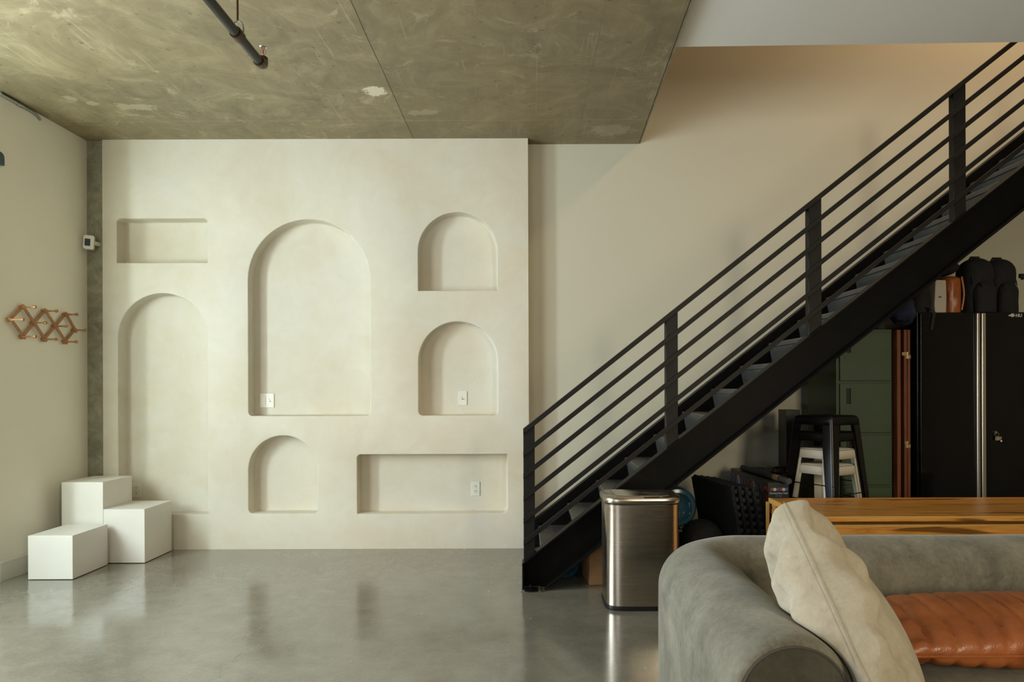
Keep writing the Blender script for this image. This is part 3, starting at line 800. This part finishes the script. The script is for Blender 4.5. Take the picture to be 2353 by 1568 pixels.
# tube lying on the box, dark flat case, spectacles
tb = MB(); tb.tube([PX(1700, 1076, 5.3) and (gx0+.05, 5.30, gz+.021), (gx1-.03, 4.52, gz+.021)], .02, 14)
tbo = thing('foam_tube', (gcx, 4.95, gz), 'dark grey foam tube lying along the top of the game box', 'tube')
tb.build('tube_body', M['grey'], tbo)
MB().tube([(gx0+.05+(gx1-.08-gx0)*.72, 5.30-.78*.72, gz+.021), (gx0+.05+(gx1-.08-gx0)*.82, 5.30-.78*.82, gz+.021)], .0212, 14).build('label_band', M['card'], tbo)
nx0, nz0 = PX(1760, 1087, 4.95), PZ(1790, 1098, 4.95)
fc = thing('folding_case', (1.90, 5.25, 0), 'flat black case standing between the game box and the cabinet', 'case')
MB().box((gx1+.012, 5.08, .002), (gx1+.20, 5.42, .66)).build('case_body', M['blkpl'], fc, bevel=.008)
MB().tube([(gx1+.05, 5.06, .665), (gx1+.06, 5.04, .70), (gx1+.14, 5.04, .70), (gx1+.15, 5.06, .665)], .006, 8).build('handle', M['blkpl'], fc)
sg = thing('spectacles', (gx1+.10, 5.18, .66), 'thin wire spectacles resting on the flat black case', 'spectacles')
m = MB()
for dx in (0, .062):
    m.tube([(gx1+.06+dx+.024*math.cos(a), 5.14, .686+.018*math.sin(a)) for a in [2*PI*k/16 for k in range(17)]], .0016, 6)
m.tube([(gx1+.084, 5.14, .688), (gx1+.098, 5.14, .688)], .0016, 6)
m.build('rims', M['brassb'], sg)
MB().tube([(gx1+.036, 5.14, .690), (gx1+.02, 5.26, .688)], .0015, 6).build('temple', M['brassb'], sg)
MB().tube([(gx1+.146, 5.14, .690), (gx1+.16, 5.26, .688)], .0015, 6).build('temple', M['brassb'], sg)
# grey rope coil on floor behind sofa
rpx, rpz = P(1705, 1238, 4.42)
rp = MB()
for k, (rx, ry, dz) in enumerate(((.115,.05,0),(.11,.045,.012),(.095,.04,.02))):
    rp.tube([(rpx+rx*math.cos(a), 4.455+ry*math.sin(a)*.3, .135+.15*math.sin(a)+dz) for a in [2*PI*j/36 for j in range(37)]], .009, 8)
tag(rehome(rp.build('rope_coil', M['rope']), (rpx, 4.455, 0)), 'loops of grey braided cord just above the sofa back', 'rope')

# ------------------------------------------------------------------ bar stools
def make_stool(mat, label):
    t = thing('bar_stool', (0, 0, 0), label, 'stool', 'metal stools in one stack')
    h, a, b = .76, .152, .215
    def half(z): return a + (b-a)*(h-z)/h
    s = MB()
    rings = []
    for (z, o_) in ((h-.060, .002), (h-.012, .0), (h-.004, -.003), (h, -.012)):
        rings.append([(x, y, z) for x, y in rrect(-half(z)-o_, -half(z)-o_, half(z)+o_, half(z)+o_, .03, 6)])
    s.loft(rings, cap=False)
    s.add([(x, y, h) for x, y in rrect(-half(h)+.012, -half(h)+.012, half(h)-.012, half(h)-.012, .025, 6)], [tuple(range(28))])
    so = s.build('seat', mat, t, local=True)
    md = so.modifiers.new('sol', 'SOLIDIFY'); md.thickness = .003; md.offset = -1
    for sx in (-1, 1):
        for sy in (-1, 1):
            l = MB(); n = 6
            rings = []
            for z in (h-.02, h-.2, .4, .2, .0):
                hh = half(z); w = .078 - .034*(h-z)/h; r = .018
                pts = [(hh-w, hh), (hh-r, hh)] + [(hh-r+r*math.sin(q), hh-r+r*math.cos(q)) for q in [PI/2*k/n for k in range(1, n)]] + [(hh, hh-r), (hh, hh-w)]
                tt = .0035
                pin = [(hh-tt, hh-w), (hh-tt, hh-r)] + [(hh-r+(r-tt)*math.cos(q), hh-r+(r-tt)*math.sin(q)) for q in [PI/2*k/n for k in range(1, n)]] + [(hh-r, hh-tt), (hh-w, hh-tt)]
                rings.append([(sx*x, sy*y, z) for x, y in pts+pin])
            l.loft(rings); l.build('leg', mat, t, local=True)
    for k, (zc, ax) in enumerate(((.24, 0), (.24, 1), (.30, 2), (.30, 3))):
        c = MB(); hh = half(zc)-.004
        p = [((-hh, -hh, zc), (hh, -hh, zc)), ((-hh, hh, zc), (hh, hh, zc)), ((-hh, -hh, zc), (-hh, hh, zc)), ((hh, -hh, zc), (hh, hh, zc))][k]
        c.tube(p, .0035, 8); c.build('crossbar', mat, t, local=True)
    return t
def copy_thing(root, label, loc, rz):
    r = root.copy(); C.objects.link(r); r.location = loc; r.rotation_euler = (0, 0, rz); r['label'] = label
    for ch in list(root.children):
        c = ch.copy(); C.objects.link(c); c.parent = r
    return r
stx, sty = PX(1898, 1000, 4.74), 4.74
PIT = .108
rz_ = math.radians(31)
ws = make_stool(M['whitem'], 'bottom cream-white metal stool of the stack, two screws in its apron')
ws.location = (stx, sty, 0); ws.rotation_euler = (0, 0, rz_)
copy_thing(ws, 'upper cream-white metal stool, third from the top of the stack', (stx, sty, PIT), rz_)
bs = make_stool(M['stoolb'], 'lower black metal stool, second from the top of the stack')
bs.location = (stx, sty, 2*PIT+.01); bs.rotation_euler = (0, 0, rz_)
copy_thing(bs, 'black metal stool on the very top of the stack under the stairs', (stx, sty, 3*PIT+.012), rz_)

# tall narrow black speaker behind the stools
kx, kz = P(1813, 943, 5.12); kx1 = PX(1846, 943, 5.12)
spk = thing('tower_speaker', ((kx+kx1)/2, 5.22, 0), 'narrow black tower standing behind the stack of stools', 'tower speaker')
MB().box((kx, 5.18, .67), (kx1, 5.34, kz)).box((kx+.02, 5.20, .667), (kx1-.02, 5.32, .675)).build('cabinet_box', M['blkpl'], spk, bevel=.006)
m = MB(); m.box((kx-.02, 5.17, .662), (kx1+.02, 5.36, .672)); m.build('foot_plate', M['blkpl'], spk)
# ------------------------------------------------------------------ filing cabinet
YC = 5.0
cx0, cx1 = PX(1922, 1000, YC), PX(2057, 1000, YC)-.020; cz = PZ(2000, 757, YC)
fcab = thing('filing_cabinet', ((cx0+cx1)/2, 5.3, 0), 'tall olive green metal filing cabinet under the stairs', 'filing cabinet')
MB().box((cx0, YC+.004, .002), (cx1, 5.50, cz)).build('cabinet_body', M['green'], fcab, bevel=.004)
dzs = [PZ(2000, y, YC) for y in (761, 878.5, 997.5, 1117.5, 1237, 1352)]
for i in range(5):
    zt, zb = dzs[i]-.010, max(dzs[i+1]+.010, .03)
    if zb < .05: zb = .05
    dr = MB().box((cx0+.022, YC-.014, zb), (cx1-.012, YC+.002, zt)).build('drawer', M['green'], fcab, bevel=.003)
    hxx = PX(1947, 900, YC)
    hz_ = zt - .035
    MB().box((hxx-.013, YC-.018, hz_-.115), (hxx+.013, YC-.0135, hz_)).build('pull_recess', M['greend'], dr, bevel=.002)
    MB().box((hxx+.013, YC-.026, hz_-.115), (hxx+.019, YC-.0135, hz_)).build('pull_lip', M['green'], dr, bevel=.002)
    MB().prism(rrect(hxx-.02, hz_-.175, hxx+.02, hz_-.135, .002), YC-.0165, YC-.0138, 'y').build('label_holder', M['green'], dr, bevel=.001)
# navy blankets on top
def blob(name, c, r, mat, sq=2.6, n=28, m_=16, amp=.12, seed=1, zmin=None, parent=None):
    rnd = random.Random(seed); ph = [rnd.uniform(0, 6.28) for _ in range(6)]
    b = MB().sphere((0,0,0), (1,1,1), n, m_, sq)
    for v in b.v:
        k = 1+amp*(math.sin(3*v.x+ph[0]+2*v.z)*.5+math.sin(5*v.y+ph[1]+3*v.x)*.3+math.sin(7*v.z+ph[2]+4*v.y)*.25+math.sin(13*v.x+ph[3]+6*v.z)*.14+math.sin(17*v.z+ph[4]+9*v.x)*.12)
        v.x *= k*r[0]; v.y *= k*r[1]; v.z *= k*r[2]; v += Vector(c)
        if zmin is not None and v.z < zmin: v.z = zmin+.0005
    return b.build(name, mat, parent)
nvx, nvz = P(2045, 742, 5.15); zb_ = cz+.006
o1 = blob('blanket', ((cx0+cx1)/2-.005, 5.25, cz+.045), (.205, .2, .05), M['navy'], amp=.10, seed=3, zmin=cz)
tag(rehome(o1, ((cx0+cx1)/2, 5.25, cz)), 'crumpled navy blanket lying flat on the green cabinet', 'blanket')
o1 = blob('blanket', (2.738, 4.98, cz+.135), (.068, .12, .10), M['navy'], amp=.19, seed=8, zmin=zb_)
tag(rehome(o1, (2.748, 4.98, cz)), 'bundled navy cloth on the folded wooden screen beside the black bag', 'blanket')
# folded wooden screen
YW = 4.95
sw = thing('folding_screen', (PX(2076, 1000, YW), 5.2, 0), 'folded reddish wooden screen between green and black cabinets', 'folding screen')
zsw = PZ(2076, 758, YW)
for a, b in ((2062, 2070.5), (2078, 2084.8), (2086, 2092.5)):
    MB().box((PX(a, 1000, YW), YW, .002), (PX(b, 1000, YW), YB-.16, zsw)).build('panel', M['screenwood'], sw, bevel=.002, seg=1)
for py in (816, 1021):
    for dx, (a, b) in enumerate(((2072 if py == 816 else 2079, 2084), (2080, 2092))):
        zz = PZ(2080, py, YW)-.022*dx
        MB().box((PX(a, py, YW), YW-.004, zz-.004), (PX(b, py, YW), YW, zz+.020)).tube([(PX(2085, py, YW), YW-.004, zz-.006), (PX(2085, py, YW), YW-.004, zz+.022)], .004, 8).build('hinge', M['brassb'], sw)

# ------------------------------------------------------------------ black tool cabinet
YK = 4.9
kx0, kx1, kz1 = PX(2112, 900, YK), PX(2112, 900, YK)+.87, PZ(2200, 717, YK)
tc = thing('tool_cabinet', ((kx0+kx1)/2, 5.1, 0), 'tall gloss black metal storage cabinet at the right under the stairs', 'storage cabinet')
MB().box((kx0, YK+.025, .01), (kx1, YK+.47, kz1)).build('cabinet_body', M['cab'], tc, bevel=.004)
xm = PX(2250.2, 900, YK)
for i, (a, b) in enumerate(((kx0+.012, xm-.003), (xm+.003, kx1-.012))):
    d = MB().box((a, YK, .06), (b, YK+.022, kz1-.006)).build('door', M['cab'], tc, bevel=.004)
    if i == 0: q = (PX(2241, 900, YK), PX(2248.6, 900, YK))
    else: q = (PX(2252.2, 900, YK), PX(2262, 900, YK))
    MB().box((q[0], YK-.022, .08), (q[1], YK-.0005, kz1-.01)).build('handle', M['alu'], d, bevel=.006, seg=3)
    if i == 1:
        lx, lz = P(2286, 994, YK)
        MB().lathe([(.001,-.012),(.010,-.012),(.011,0)], (lx, YK, lz), 'y', 14).build('lock', M['chrome'], d)
        hxk, hzk = P(2333, 725, YK)
        # pale dog-head emblem and the start of the lettering
        sc = .0012
        head = [(-22,-2),(-14,4),(-8,5),(-2,9),(3,14),(6,8),(12,12),(14,6),(20,-2),(12,-7),(4,-12),(1,-7),(-4,-9),(-9,-4),(-16,-5)]
        MB().prism([(hxk-.026+x*sc, hzk-.0+y*sc) for x, y in head], YK-.0012, YK-.0001, 'y').build('emblem', M['logo'], d)
        t_ = text('HU', .032, M['logo'], 'lettering', d, (hxk+.002, YK-.0006, hzk-.0115), R_FRONT, .0004, 'LEFT', .0012)
lx, lz = P(2286, 994, YK)
ky = thing('key_bunch', (lx, YK-.02, lz), 'small bunch of keys hanging from the black cabinet lock', 'keys')
MB().tube([(lx+.005+.014*math.cos(a), YK-.014, lz-.014+.014*math.sin(a)) for a in [2*PI*k/16 for k in range(17)]], .0014, 6).build('key_ring', M['chrome'], ky)
for i, (dx, col) in enumerate(((-.004, 'chrome'), (.010, 'brassb'), (.024, 'chrome'))):
    MB().prism([(lx+dx-.006, lz-.055), (lx+dx+.006, lz-.058), (lx+dx+.012, lz-.034), (lx+dx+.003, lz-.026), (lx+dx-.006, lz-.036)], YK-.018-.002*i, YK-.0165-.002*i, 'y').build('key', M[col], ky)
MB().sphere((lx+.036, YK-.014, lz-.062), .009, 12, 8).build('fob', M['chrome'], ky)

# ------------------------------------------------------------------ bags on the cabinet
def bag_mesh(x0, x1, y0, y1, z0, z1, ex_=3.2, seed=1, top=.55, amp=.02, n=28):
    """soft standing bag: rounded-box rings narrowing at the top"""
    rnd = random.Random(seed); p = [rnd.uniform(0, 6) for _ in range(4)]
    rings = []; cx, cy = (x0+x1)/2, (y0+y1)/2; hx, hy = (x1-x0)/2, (y1-y0)/2
    K = 16
    for k in range(K+1):
        t = k/K; z = z0+(z1-z0)*math.sin(t*PI/2)**.9 if t > 0 else z0
        zz = (z-z0)/(z1-z0)
        w = (1-max(0, (zz-top)/(1-top))**2.4)**.5 if zz > top else 1
        w = max(w, .04)*(1-.06*(1-min(1, zz*6)))
        ring = []
        for j in range(n):
            a = 2*PI*j/n; c, s = math.cos(a), math.sin(a)
            r = (abs(c)**ex_+abs(s)**ex_)**(-1/ex_)
            wob = 1+amp*math.sin(3*a+p[0]+6*zz)+amp*.7*math.sin(5*a+p[1]-9*zz)
            ring.append((cx+hx*r*c*w*wob, cy+hy*r*s*w*wob, z))
        rings.append(ring)
    return MB().loft(rings)
def bp(name, px0, px1, pyt, y0, y1, label, seed, pocket=True):
    x0, x1 = PX(px0, 660, y0), PX(px1, 660, y0); z1 = PZ((px0+px1)/2, pyt, (y0+y1)/2)
    t = thing(name, ((x0+x1)/2, (y0+y1)/2, kz1), label, 'backpack')
    bag_mesh(x0, x1, y0, y1, kz1+.001, z1, 3.0, seed, .72).build('main_compartment', M['blkmat'], t)
    xm_ = (x0+x1)/2; w = (x1-x0)
    if pocket:
        bag_mesh(x0+w*.14, x1-w*.14, y0-.045, y0+.05, kz1+.002, kz1+(z1-kz1)*.56, 2.8, seed+1, .6).build('front_pocket', M['blkmat'], t)
    zp = []
    for k in range(17):
        a = PI*k/16; zp.append((xm_-w*.40*math.cos(a), y0+.012+.035*math.sin(a), kz1+(z1-kz1)*(.50+.40*math.sin(a))))
    MB().tube(zp, .0035, 6).build('zip', M['blkpl'], t)
    MB().tube([(xm_-.04, (y0+y1)/2, z1-.012), (xm_-.03, (y0+y1)/2, z1+.007), (xm_+.03, (y0+y1)/2, z1+.007), (xm_+.04, (y0+y1)/2, z1-.012)], .008, 8).build('grab_loop', M['blkpl'], t)
    MB().tube([(x0+w*.25, y0-.02, kz1+(z1-kz1)*.52), (x0+w*.25, y0-.05, kz1+(z1-kz1)*.44)], .0035, 6).build('zip_pull', M['chrome'], t)
    return t
bp('backpack', 2230, 2296, 594, 4.965, 5.19, 'black backpack with zipped front pocket beside the brown leather bag', 11)
b2 = bp('backpack', 2285, 2346, 596, 5.10, 5.34, 'right-hand black backpack with side buckles on the cabinet', 23)
x_, z_ = P(2344, 638, 5.2)
MB().box((x_-.012, 5.18, z_-.006), (x_+.016, 5.2, z_+.026)).box((x_+.004, 5.18, z_-.018), (x_+.018, 5.2, z_-.006)).build('side_buckle', M['blkpl'], b2)
# brown leather satchel
x0, x1, z1 = PX(2179, 670, 4.96), PX(2217, 670, 4.96), PZ(2200, 632, 5.0)
lb = thing('leather_bag', ((x0+x1)/2, 5.06, kz1), 'brown leather satchel standing between the pale case and backpack', 'bag')
bag_mesh(x0+.004, x1-.003, 4.965, 5.25, kz1+.001, z1, 4.5, 5, .85, .025).build('bag_body', M['tan'], lb)
MB().tube([(x1-.02, 4.965, kz1+.02), (x1-.014, 4.957, kz1+.08), (x1-.009, 4.955, kz1+.13), (x1-.012, 4.956, kz1+.18), (x1-.02, 4.965, z1-.02)], .007, 8).build('piping', M['tan'], lb)
# black pouch draped over the satchel
xx0, xx1 = PX(2172, 610, 4.98), PX(2228, 610, 4.98)
o_ = blob('shoulder_bag', ((xx0+xx1)/2-.02, 5.14, z1+.062), (.085, .15, .052), M['blkmat'], 2.4, amp=.07, seed=5)
hb = rehome(o_, ((xx0+xx1)/2, 5.14, z1)); tag(hb, 'soft black bag slumped over the top of the leather satchel', 'bag')
MB().tube([(xx1-.04, 5.12, z1+.075), (xx1-.07, 5.12, z1+.10), (xx1-.085, 5.12, z1+.135)], .008, 8).build('carry_strap', M['blkpl'], hb)
# pale hard case with small mark
x0, x1, z1 = PX(2147, 680, 4.98), PX(2176, 680, 4.98), PZ(2163, 643, 4.98)
hc = thing('hard_case', ((x0+x1)/2, 5.05, kz1), 'pale grey case with small dark mark on the black cabinet', 'case')
poly = [(x0+.006, kz1+.001), (x1-.004, kz1+.001), (x1-.001, kz1+.12), (x1-.004, z1-.008), (x1-.012, z1-.002), (x0+.018, z1), (x0+.010, z1-.012), (x0+.001, kz1+.06)]
MB().prism(poly, 4.98, 5.20, 'y').build('case_shell', M['pale'], hc, bevel=.006)
lxx, lzz = P(2160, 683, 4.98)
MB().prism([(lxx-.014, lzz+.001), (lxx-.006, lzz+.006), (lxx+.001, lzz+.004), (lxx+.006, lzz+.007), (lxx+.013, lzz+.001), (lxx+.008, lzz-.003), (lxx+.002, lzz-.007), (lxx-.004, lzz-.003), (lxx-.010, lzz-.005)], 4.9785, 4.9798, 'y').build('emblem', M['slot'], hc)
# black duffel left, strap hanging over the door
x0, x1 = PX(2092, 690, 5.0), PX(2146, 690, 5.0); z1 = PZ(2125, 632, 5.1)
db = thing('soft_bag', ((x0+x1)/2+.02, 5.15, kz1), 'black soft bag with a strap dangling over the cabinet door', 'bag')
bag_mesh(kx0+.005, x1-.012, 4.96, 5.3, kz1+.001, z1, 2.8, 9, .7, .03).build('bag_body', M['blkmat'], db)
s0, s1 = P(2147, 722, YK-.01), P(2141, 758, YK-.01)
st_ = MB(); pts = [(s0[0]-.02, 4.985, kz1+.05), (s0[0], 4.93, kz1+.02), (s0[0]+.002, YK-.008, kz1-.004), ((s0[0]+s1[0])/2, YK-.010, (kz1+s1[1])/2), (s1[0], YK-.010, s1[1])]
rings = []
for i, p in enumerate(pts):
    w = .011; rings.append([(p[0]-w, p[1], p[2]), (p[0]+w, p[1], p[2]), (p[0]+w, p[1]+.004, p[2]+.003), (p[0]-w, p[1]+.004, p[2]+.003)])
st_.loft(rings).build('dangling_strap', M['blkpl'], db)

# ------------------------------------------------------------------ wooden desk
dz = .60
(dx0, dyb) = FL(1766, 1145, dz); _, dyf = FL(2100, 1187, dz)
dxr = 3.3
dsk = thing('wooden_desk', (2.4, 4.0, 0), 'acacia wood desk with pale edges behind the grey sofa', 'desk')
t_ = .028
MB().box((dx0, dyf, dz-t_), (dxr, dyb, dz)).build('desk_top', M['wood'], dsk, bevel=.0015, seg=1)
MB().box((dx0+.01, dyf+.012, .04), (dxr, dyf+.034, dz-t_-.020)).build('front_panel', M['wood'], dsk, bevel=.001, seg=1)
MB().box((dx0+.012, dyf+.05, .04), (dx0+.034, dyb-.02, dz-t_-.001)).build('side_panel', M['wood'], dsk)
MB().box((dx0+.034, dyf+.20, dz-t_-.16), (dxr, dyf+.22, dz-t_-.001)).build('inner_rail', M['wood'], dsk)
e = MB(); e.box((dx0+.0, dyf-.0015, dz-.0095), (dxr, dyf, dz-.001)); e.build('edge_band', M['edge'], dsk)
e = MB(); e.box((dx0-.0005, dyf, dz-t_), (dx0+.016, dyb, dz+.0008)); e.build('edge_band', M['edge'], dsk)
e = MB(); e.box((dx0+.01, dyf+.0105, dz-t_-.030), (dxr, dyf+.0345, dz-t_-.019)); e.build('edge_band', M['edge'], dsk)
vx = PX(1763, 1180, dyb)
e = MB(); e.box((vx-.009, dyb-.018, .0), (vx+.007, dyb, dz-.022)); e.build('corner_post', M['edge'], dsk)
MB().box((dxr-.04, dyf+.03, 0), (dxr, dyb-.02, dz-t_)).build('side_panel', M['wood'], dsk)
MB().box((dx0+.012, dyf+.03, 0), (dx0+.05, dyf+.09, .05)).build('foot', M['wood'], dsk)

# ------------------------------------------------------------------ sofa
SO = thing('sofa', (1.7, 2.3, 0), 'low rounded grey velvet sofa in the right foreground', 'sofa')
HW, ZT = .1525, .70
acx = .6375; byc = 2.735; rc = .235; ZSEAT = .405
def prof(n=22):
    pts = [(-HW*.93, .03), (-HW*.99, .08), (-HW, .2), (-HW, ZT-HW)]
    pts += [(-HW*math.cos(a), ZT-HW+HW*math.sin(a)) for a in [PI*k/n for k in range(1, n)]]
    pts += [(HW, ZT-HW), (HW, .2), (HW*.99, .08), (HW*.93, .03)]
    return pts
PR = prof()
path = []
yc0 = 1.655
for k in range(24): path.append((acx, yc0+(byc-rc-yc0)*k/24, 0.0))
for k in range(17):
    a = PI/2*k/16; path.append((acx+rc-rc*math.cos(a), byc-rc+rc*math.sin(a), -a))
xe = 3.0
for k in range(1, 30): path.append((acx+rc+(xe-acx-rc)*k/29, byc, -PI/2))
rings = []
def rr_(sc, pt, y=None):
    x, yy, a = pt; zc = ZT-HW
    out = []
    for d, z in PR:
        d2, z2 = d*sc, (zc+(z-zc)*(1-(1-sc)*1.0) if z > zc else z)
        # profile lies across the path: normal to the left of travel
        nxv = math.cos(a); nyv = math.sin(a)
        nx_, ny_ = math.cos(a), math.sin(a)
        out.append((x+nx_*d2, yy+ny_*d2, z2))
    return out
for (sc_, dy) in ((.86, -.026), (.93, -.023), (.97, -.015), (.993, -.005)):
    rings.append(rr_(sc_, (acx, yc0+dy, 0)))
import math as _m
for i, pt in enumerate(path): 
    # slight fullness variation
    w = 1+.006*_m.sin(i*.7)
    rings.append(rr_(w, pt))
fr_ = MB().loft(rings, cap=True)
so = fr_.build('arm_and_back', M['velvet'], SO, sub=1)
# end panel and its piping
zc = ZT-HW
def capoutline(R, n=24):
    return [(acx-R, .05), (acx-R, zc)] + [(acx-R*math.cos(a), zc+R*math.sin(a)) for a in [PI*k/n for k in range(1, n)]] + [(acx+R, zc), (acx+R, .05)]
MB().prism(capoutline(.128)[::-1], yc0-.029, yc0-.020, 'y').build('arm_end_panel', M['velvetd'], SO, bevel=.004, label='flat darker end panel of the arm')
ol = capoutline(.130)
MB().tube([(x, yc0-.028, z) for x, z in ol], .0032, 8).build('piping', M['seam'], SO)
# seat
seat = MB(); x0s, x1s, y0s, y1s = acx+HW-.01, 2.9, 1.50, byc-HW+.02
rings = []
for (z, o_) in ((.10, .0), (.16, .0), (.30, -.002), (ZSEAT-.05, .002), (ZSEAT-.018, -.012), (ZSEAT-.004, -.035), (ZSEAT, -.07)):
    rings.append([(x, y, z) for x, y in rrect(x0s-o_*.2, y0s-o_, x1s, y1s, .06, 5)])
seat.loft(rings); seat.build('seat_cushion', M['velvet'], SO)
MB().box((acx-.1, 1.72, 0), (acx-.04, 1.78, .035)).build('foot', M['blkpl'], SO)
MB().box((acx-.1, 2.7, 0), (acx-.04, 2.76, .035)).build('foot', M['blkpl'], SO)
MB().box((2.8, 2.7, 0), (2.86, 2.76, .035)).build('foot', M['blkpl'], SO)
# right arm (beyond the frame)
MB().loft([[(xe+d, y, z) for d, z in PR] for y in (1.6, 2.2, byc+.12)]).build('arm', M['velvet'], SO)

# ------------------------------------------------------------------ cushions
def cushion(T, d1, d2, n, L1, L2, th, N_=40, pinch=.07, folds=None, p=.42, zmin=None, arm=True, rnd_=.0):
    vs = []; fs = []
    for side in (1, -1):
        for i in range(N_+1):
            for j in range(N_+1):
                a, b = -1+2*i/N_, -1+2*j/N_
                ea = a*(1-pinch*(1-b*b)*abs(a)**3) ; eb = b*(1-pinch*(1-a*a)*abs(b)**3)
                sq_ = 1-rnd_*(a*a*b*b)**1.6; ea *= sq_; eb *= sq_
                t = (max(0, (1-a*a))*max(0, (1-b*b)))**p*th/2
                h = side*t
                if folds: h += folds(a, b, side)*min(1, t/(th*.15))
                c = T + d1*(L1*(ea+1)/2) + d2*(L2*(eb+1)/2) + n*h
                vs.append(c)
    K = (N_+1)
    for sd in (0, 1):
        o = sd*K*K
        for i in range(N_):
            for j in range(N_):
                q = [o+i*K+j, o+(i+1)*K+j, o+(i+1)*K+j+1, o+i*K+j+1]
                fs.append(q if sd == 0 else q[::-1])
    for v in vs:
        if zmin is not None and v.z < zmin: v.z = zmin
        if arm:
            # stay outside the sofa arm
            R = HW+.003
            if v.z < zc:
                if v.x < acx+R: v.x = acx+R
            else:
                dx, dzz = v.x-acx, v.z-zc; L_ = math.hypot(dx, dzz)
                if L_ < R: v.x = acx+dx/L_*R; v.z = zc+dzz/L_*R
            if v.y > byc-HW-.003 and v.z < ZT: v.y = byc-HW-.003
    m = MB(); m.add(vs, fs, True); return m
T = Vector((.735, 1.95, .965)); d1 = Vector((.1, -.72, -.69)).normalized()
n_ = Vector((.882, -.262, .4)); n_ = (n_-d1*n_.dot(d1)).normalized(); d2 = n_.cross(d1)
def fold1(a, b, side):
    e = math.exp(-((b+.85)/.35)**2)
    k = .012*math.sin(2.5*a+4*b+1)*(1-abs(b)) + .013*math.sin(5*a+7*b+side)*e + .010*math.sin(13*a-6*b+2*side)*e + .004*math.sin(23*a+9*b)*e
    k -= side*.035*math.exp(-((a+.62-.25*(b+1))/.10)**2)*math.exp(-((b+.55)/.35)**2)
    k -= side*.022*math.exp(-((b+.72-.12*a)/.07)**2)*math.exp(-((a-.0)/.75)**2)
    return k
cc = cushion(T-d1*.035-d2*.03, d1, d2, n_, .66, .54, .27, 48, .04, fold1, .31, ZSEAT+.004, rnd_=.10)
tcu = cc.build('cream_cushion', M['cream'], sub=1)
bm = bmesh.new(); bm.from_mesh(tcu.data); bmesh.ops.remove_doubles(bm, verts=bm.verts, dist=.0004); bmesh.ops.recalc_face_normals(bm, faces=bm.faces); bm.to_mesh(tcu.data); bm.free()
rehome(tcu, (.9, 1.85, ZSEAT)); tag(tcu, 'large cream faux suede cushion leaning on the sofa arm', 'cushion')
# seam piping along the near edge
def edgept(a, b):
    ea = a*(1-.04*(1-b*b)*abs(a)**3); eb = b*(1-.04*(1-a*a)*abs(b)**3)
    q = 1-.10*(a*a*b*b)**1.6
    return T-d1*.035-d2*.03 + d1*(.66*(ea*q+1)/2) + d2*(.54*(eb*q+1)/2)
MB().tube([edgept(-1+2*k/30, -1) - d2*.001 for k in range(31)], .0011, 6).build('seam', M['cream'], tcu)

# leather lumbar cushion
def fold2(a, b, side):
    s_ = a*13-b*.9
    ch = -abs(math.sin(s_*PI/2))**.35 if False else -math.exp(-((((s_+1) % 2)-1)/.26)**2)
    k = max(0, min(1, (a+.97)/.15))
    return side*(.009*ch*k) + .010*math.exp(-((a+.88)/.07)**2)*math.sin(11*b)
xa_ = 1.135
T2 = Vector((xa_, 2.06, ZSEAT+.078)); e1 = Vector((1, .0, .0)); til = math.radians(1.5)
e2 = Vector((0, math.cos(til), math.sin(til))); e3 = e1.cross(e2)
lc = cushion(T2, e1, e2, e3, 1.05, .45, .185, 120, .03, fold2, .36, ZSEAT+.003, False, .03)
lco = lc.build('leather_cushion', M['leather'])
bm = bmesh.new(); bm.from_mesh(lco.data); bmesh.ops.remove_doubles(bm, verts=bm.verts, dist=.0004); bmesh.ops.recalc_face_normals(bm, faces=bm.faces); bm.to_mesh(lco.data); bm.free()
rehome(lco, (xa_+.5, 2.35, ZSEAT)); tag(lco, 'long tan leather cushion with stitched channels on the sofa seat', 'cushion')
MB().tube([T2+e1*(1.05*t)+Vector((0, -.002, .0)) for t in [k/20 for k in range(21)]], .004, 6).build('seam', M['leather'], lco)

# ------------------------------------------------------------------ light
def area(name, loc, rot, sx, sy, power, col, spread=PI):
    l = bpy.data.lights.new(name, 'AREA'); l.shape = 'RECTANGLE'; l.size = sx; l.size_y = sy; l.energy = power; l.color = col; l.spread = spread
    o = bpy.data.objects.new(name, l); C.objects.link(o); o.location = loc; o.rotation_euler = rot; return o
a = LW[0]
area('daylight_left', (XL-.12, (a[0]+a[1])/2, (a[2]+a[3])/2), (0, -PI/2, 0), a[3]-a[2], a[1]-a[0], 68, (.97, .985, .97))
a = BW[0]
area('daylight_bay', (XBAY-.08, (a[0]+a[1])/2, (a[2]+a[3])/2), (0, -PI/2, 0), a[3]-a[2], a[1]-a[0], 80, (.74, .905, 1.0))
a = FW[0]
area('daylight_front', ((a[0]+a[1])/2, YF-.22, (a[2]+a[3])/2), (PI/2, 0, 0), a[1]-a[0], a[3]-a[2], 18, (.97, 1.0, .97))
a = FW[1]
area('daylight_front', ((a[0]+a[1])/2, YF-.22, (a[2]+a[3])/2), (PI/2, 0, 0), a[1]-a[0], a[3]-a[2], 78, (1, .86, .62))
l = bpy.data.lights.new('upstairs_lamp', 'AREA'); l.shape = 'DISK'; l.size = .5; l.energy = 48; l.color = (1, .68, .40)
lo = bpy.data.objects.new('upstairs_lamp', l); C.objects.link(lo); lo.location = (4.1, 4.0, 6.1)
w = bpy.data.worlds.new('world'); SC.world = w; w.use_nodes = True
w.node_tree.nodes['Background'].inputs['Color'].default_value = (.75, .85, 1, 1); w.node_tree.nodes['Background'].inputs['Strength'].default_value = .6
vs_ = SC.view_settings; SC.display_settings.display_device = 'sRGB'
vs_.view_transform = 'Standard'; vs_.look = 'None'; vs_.exposure = 0.75; vs_.gamma = 1; vs_.use_curve_mapping = False
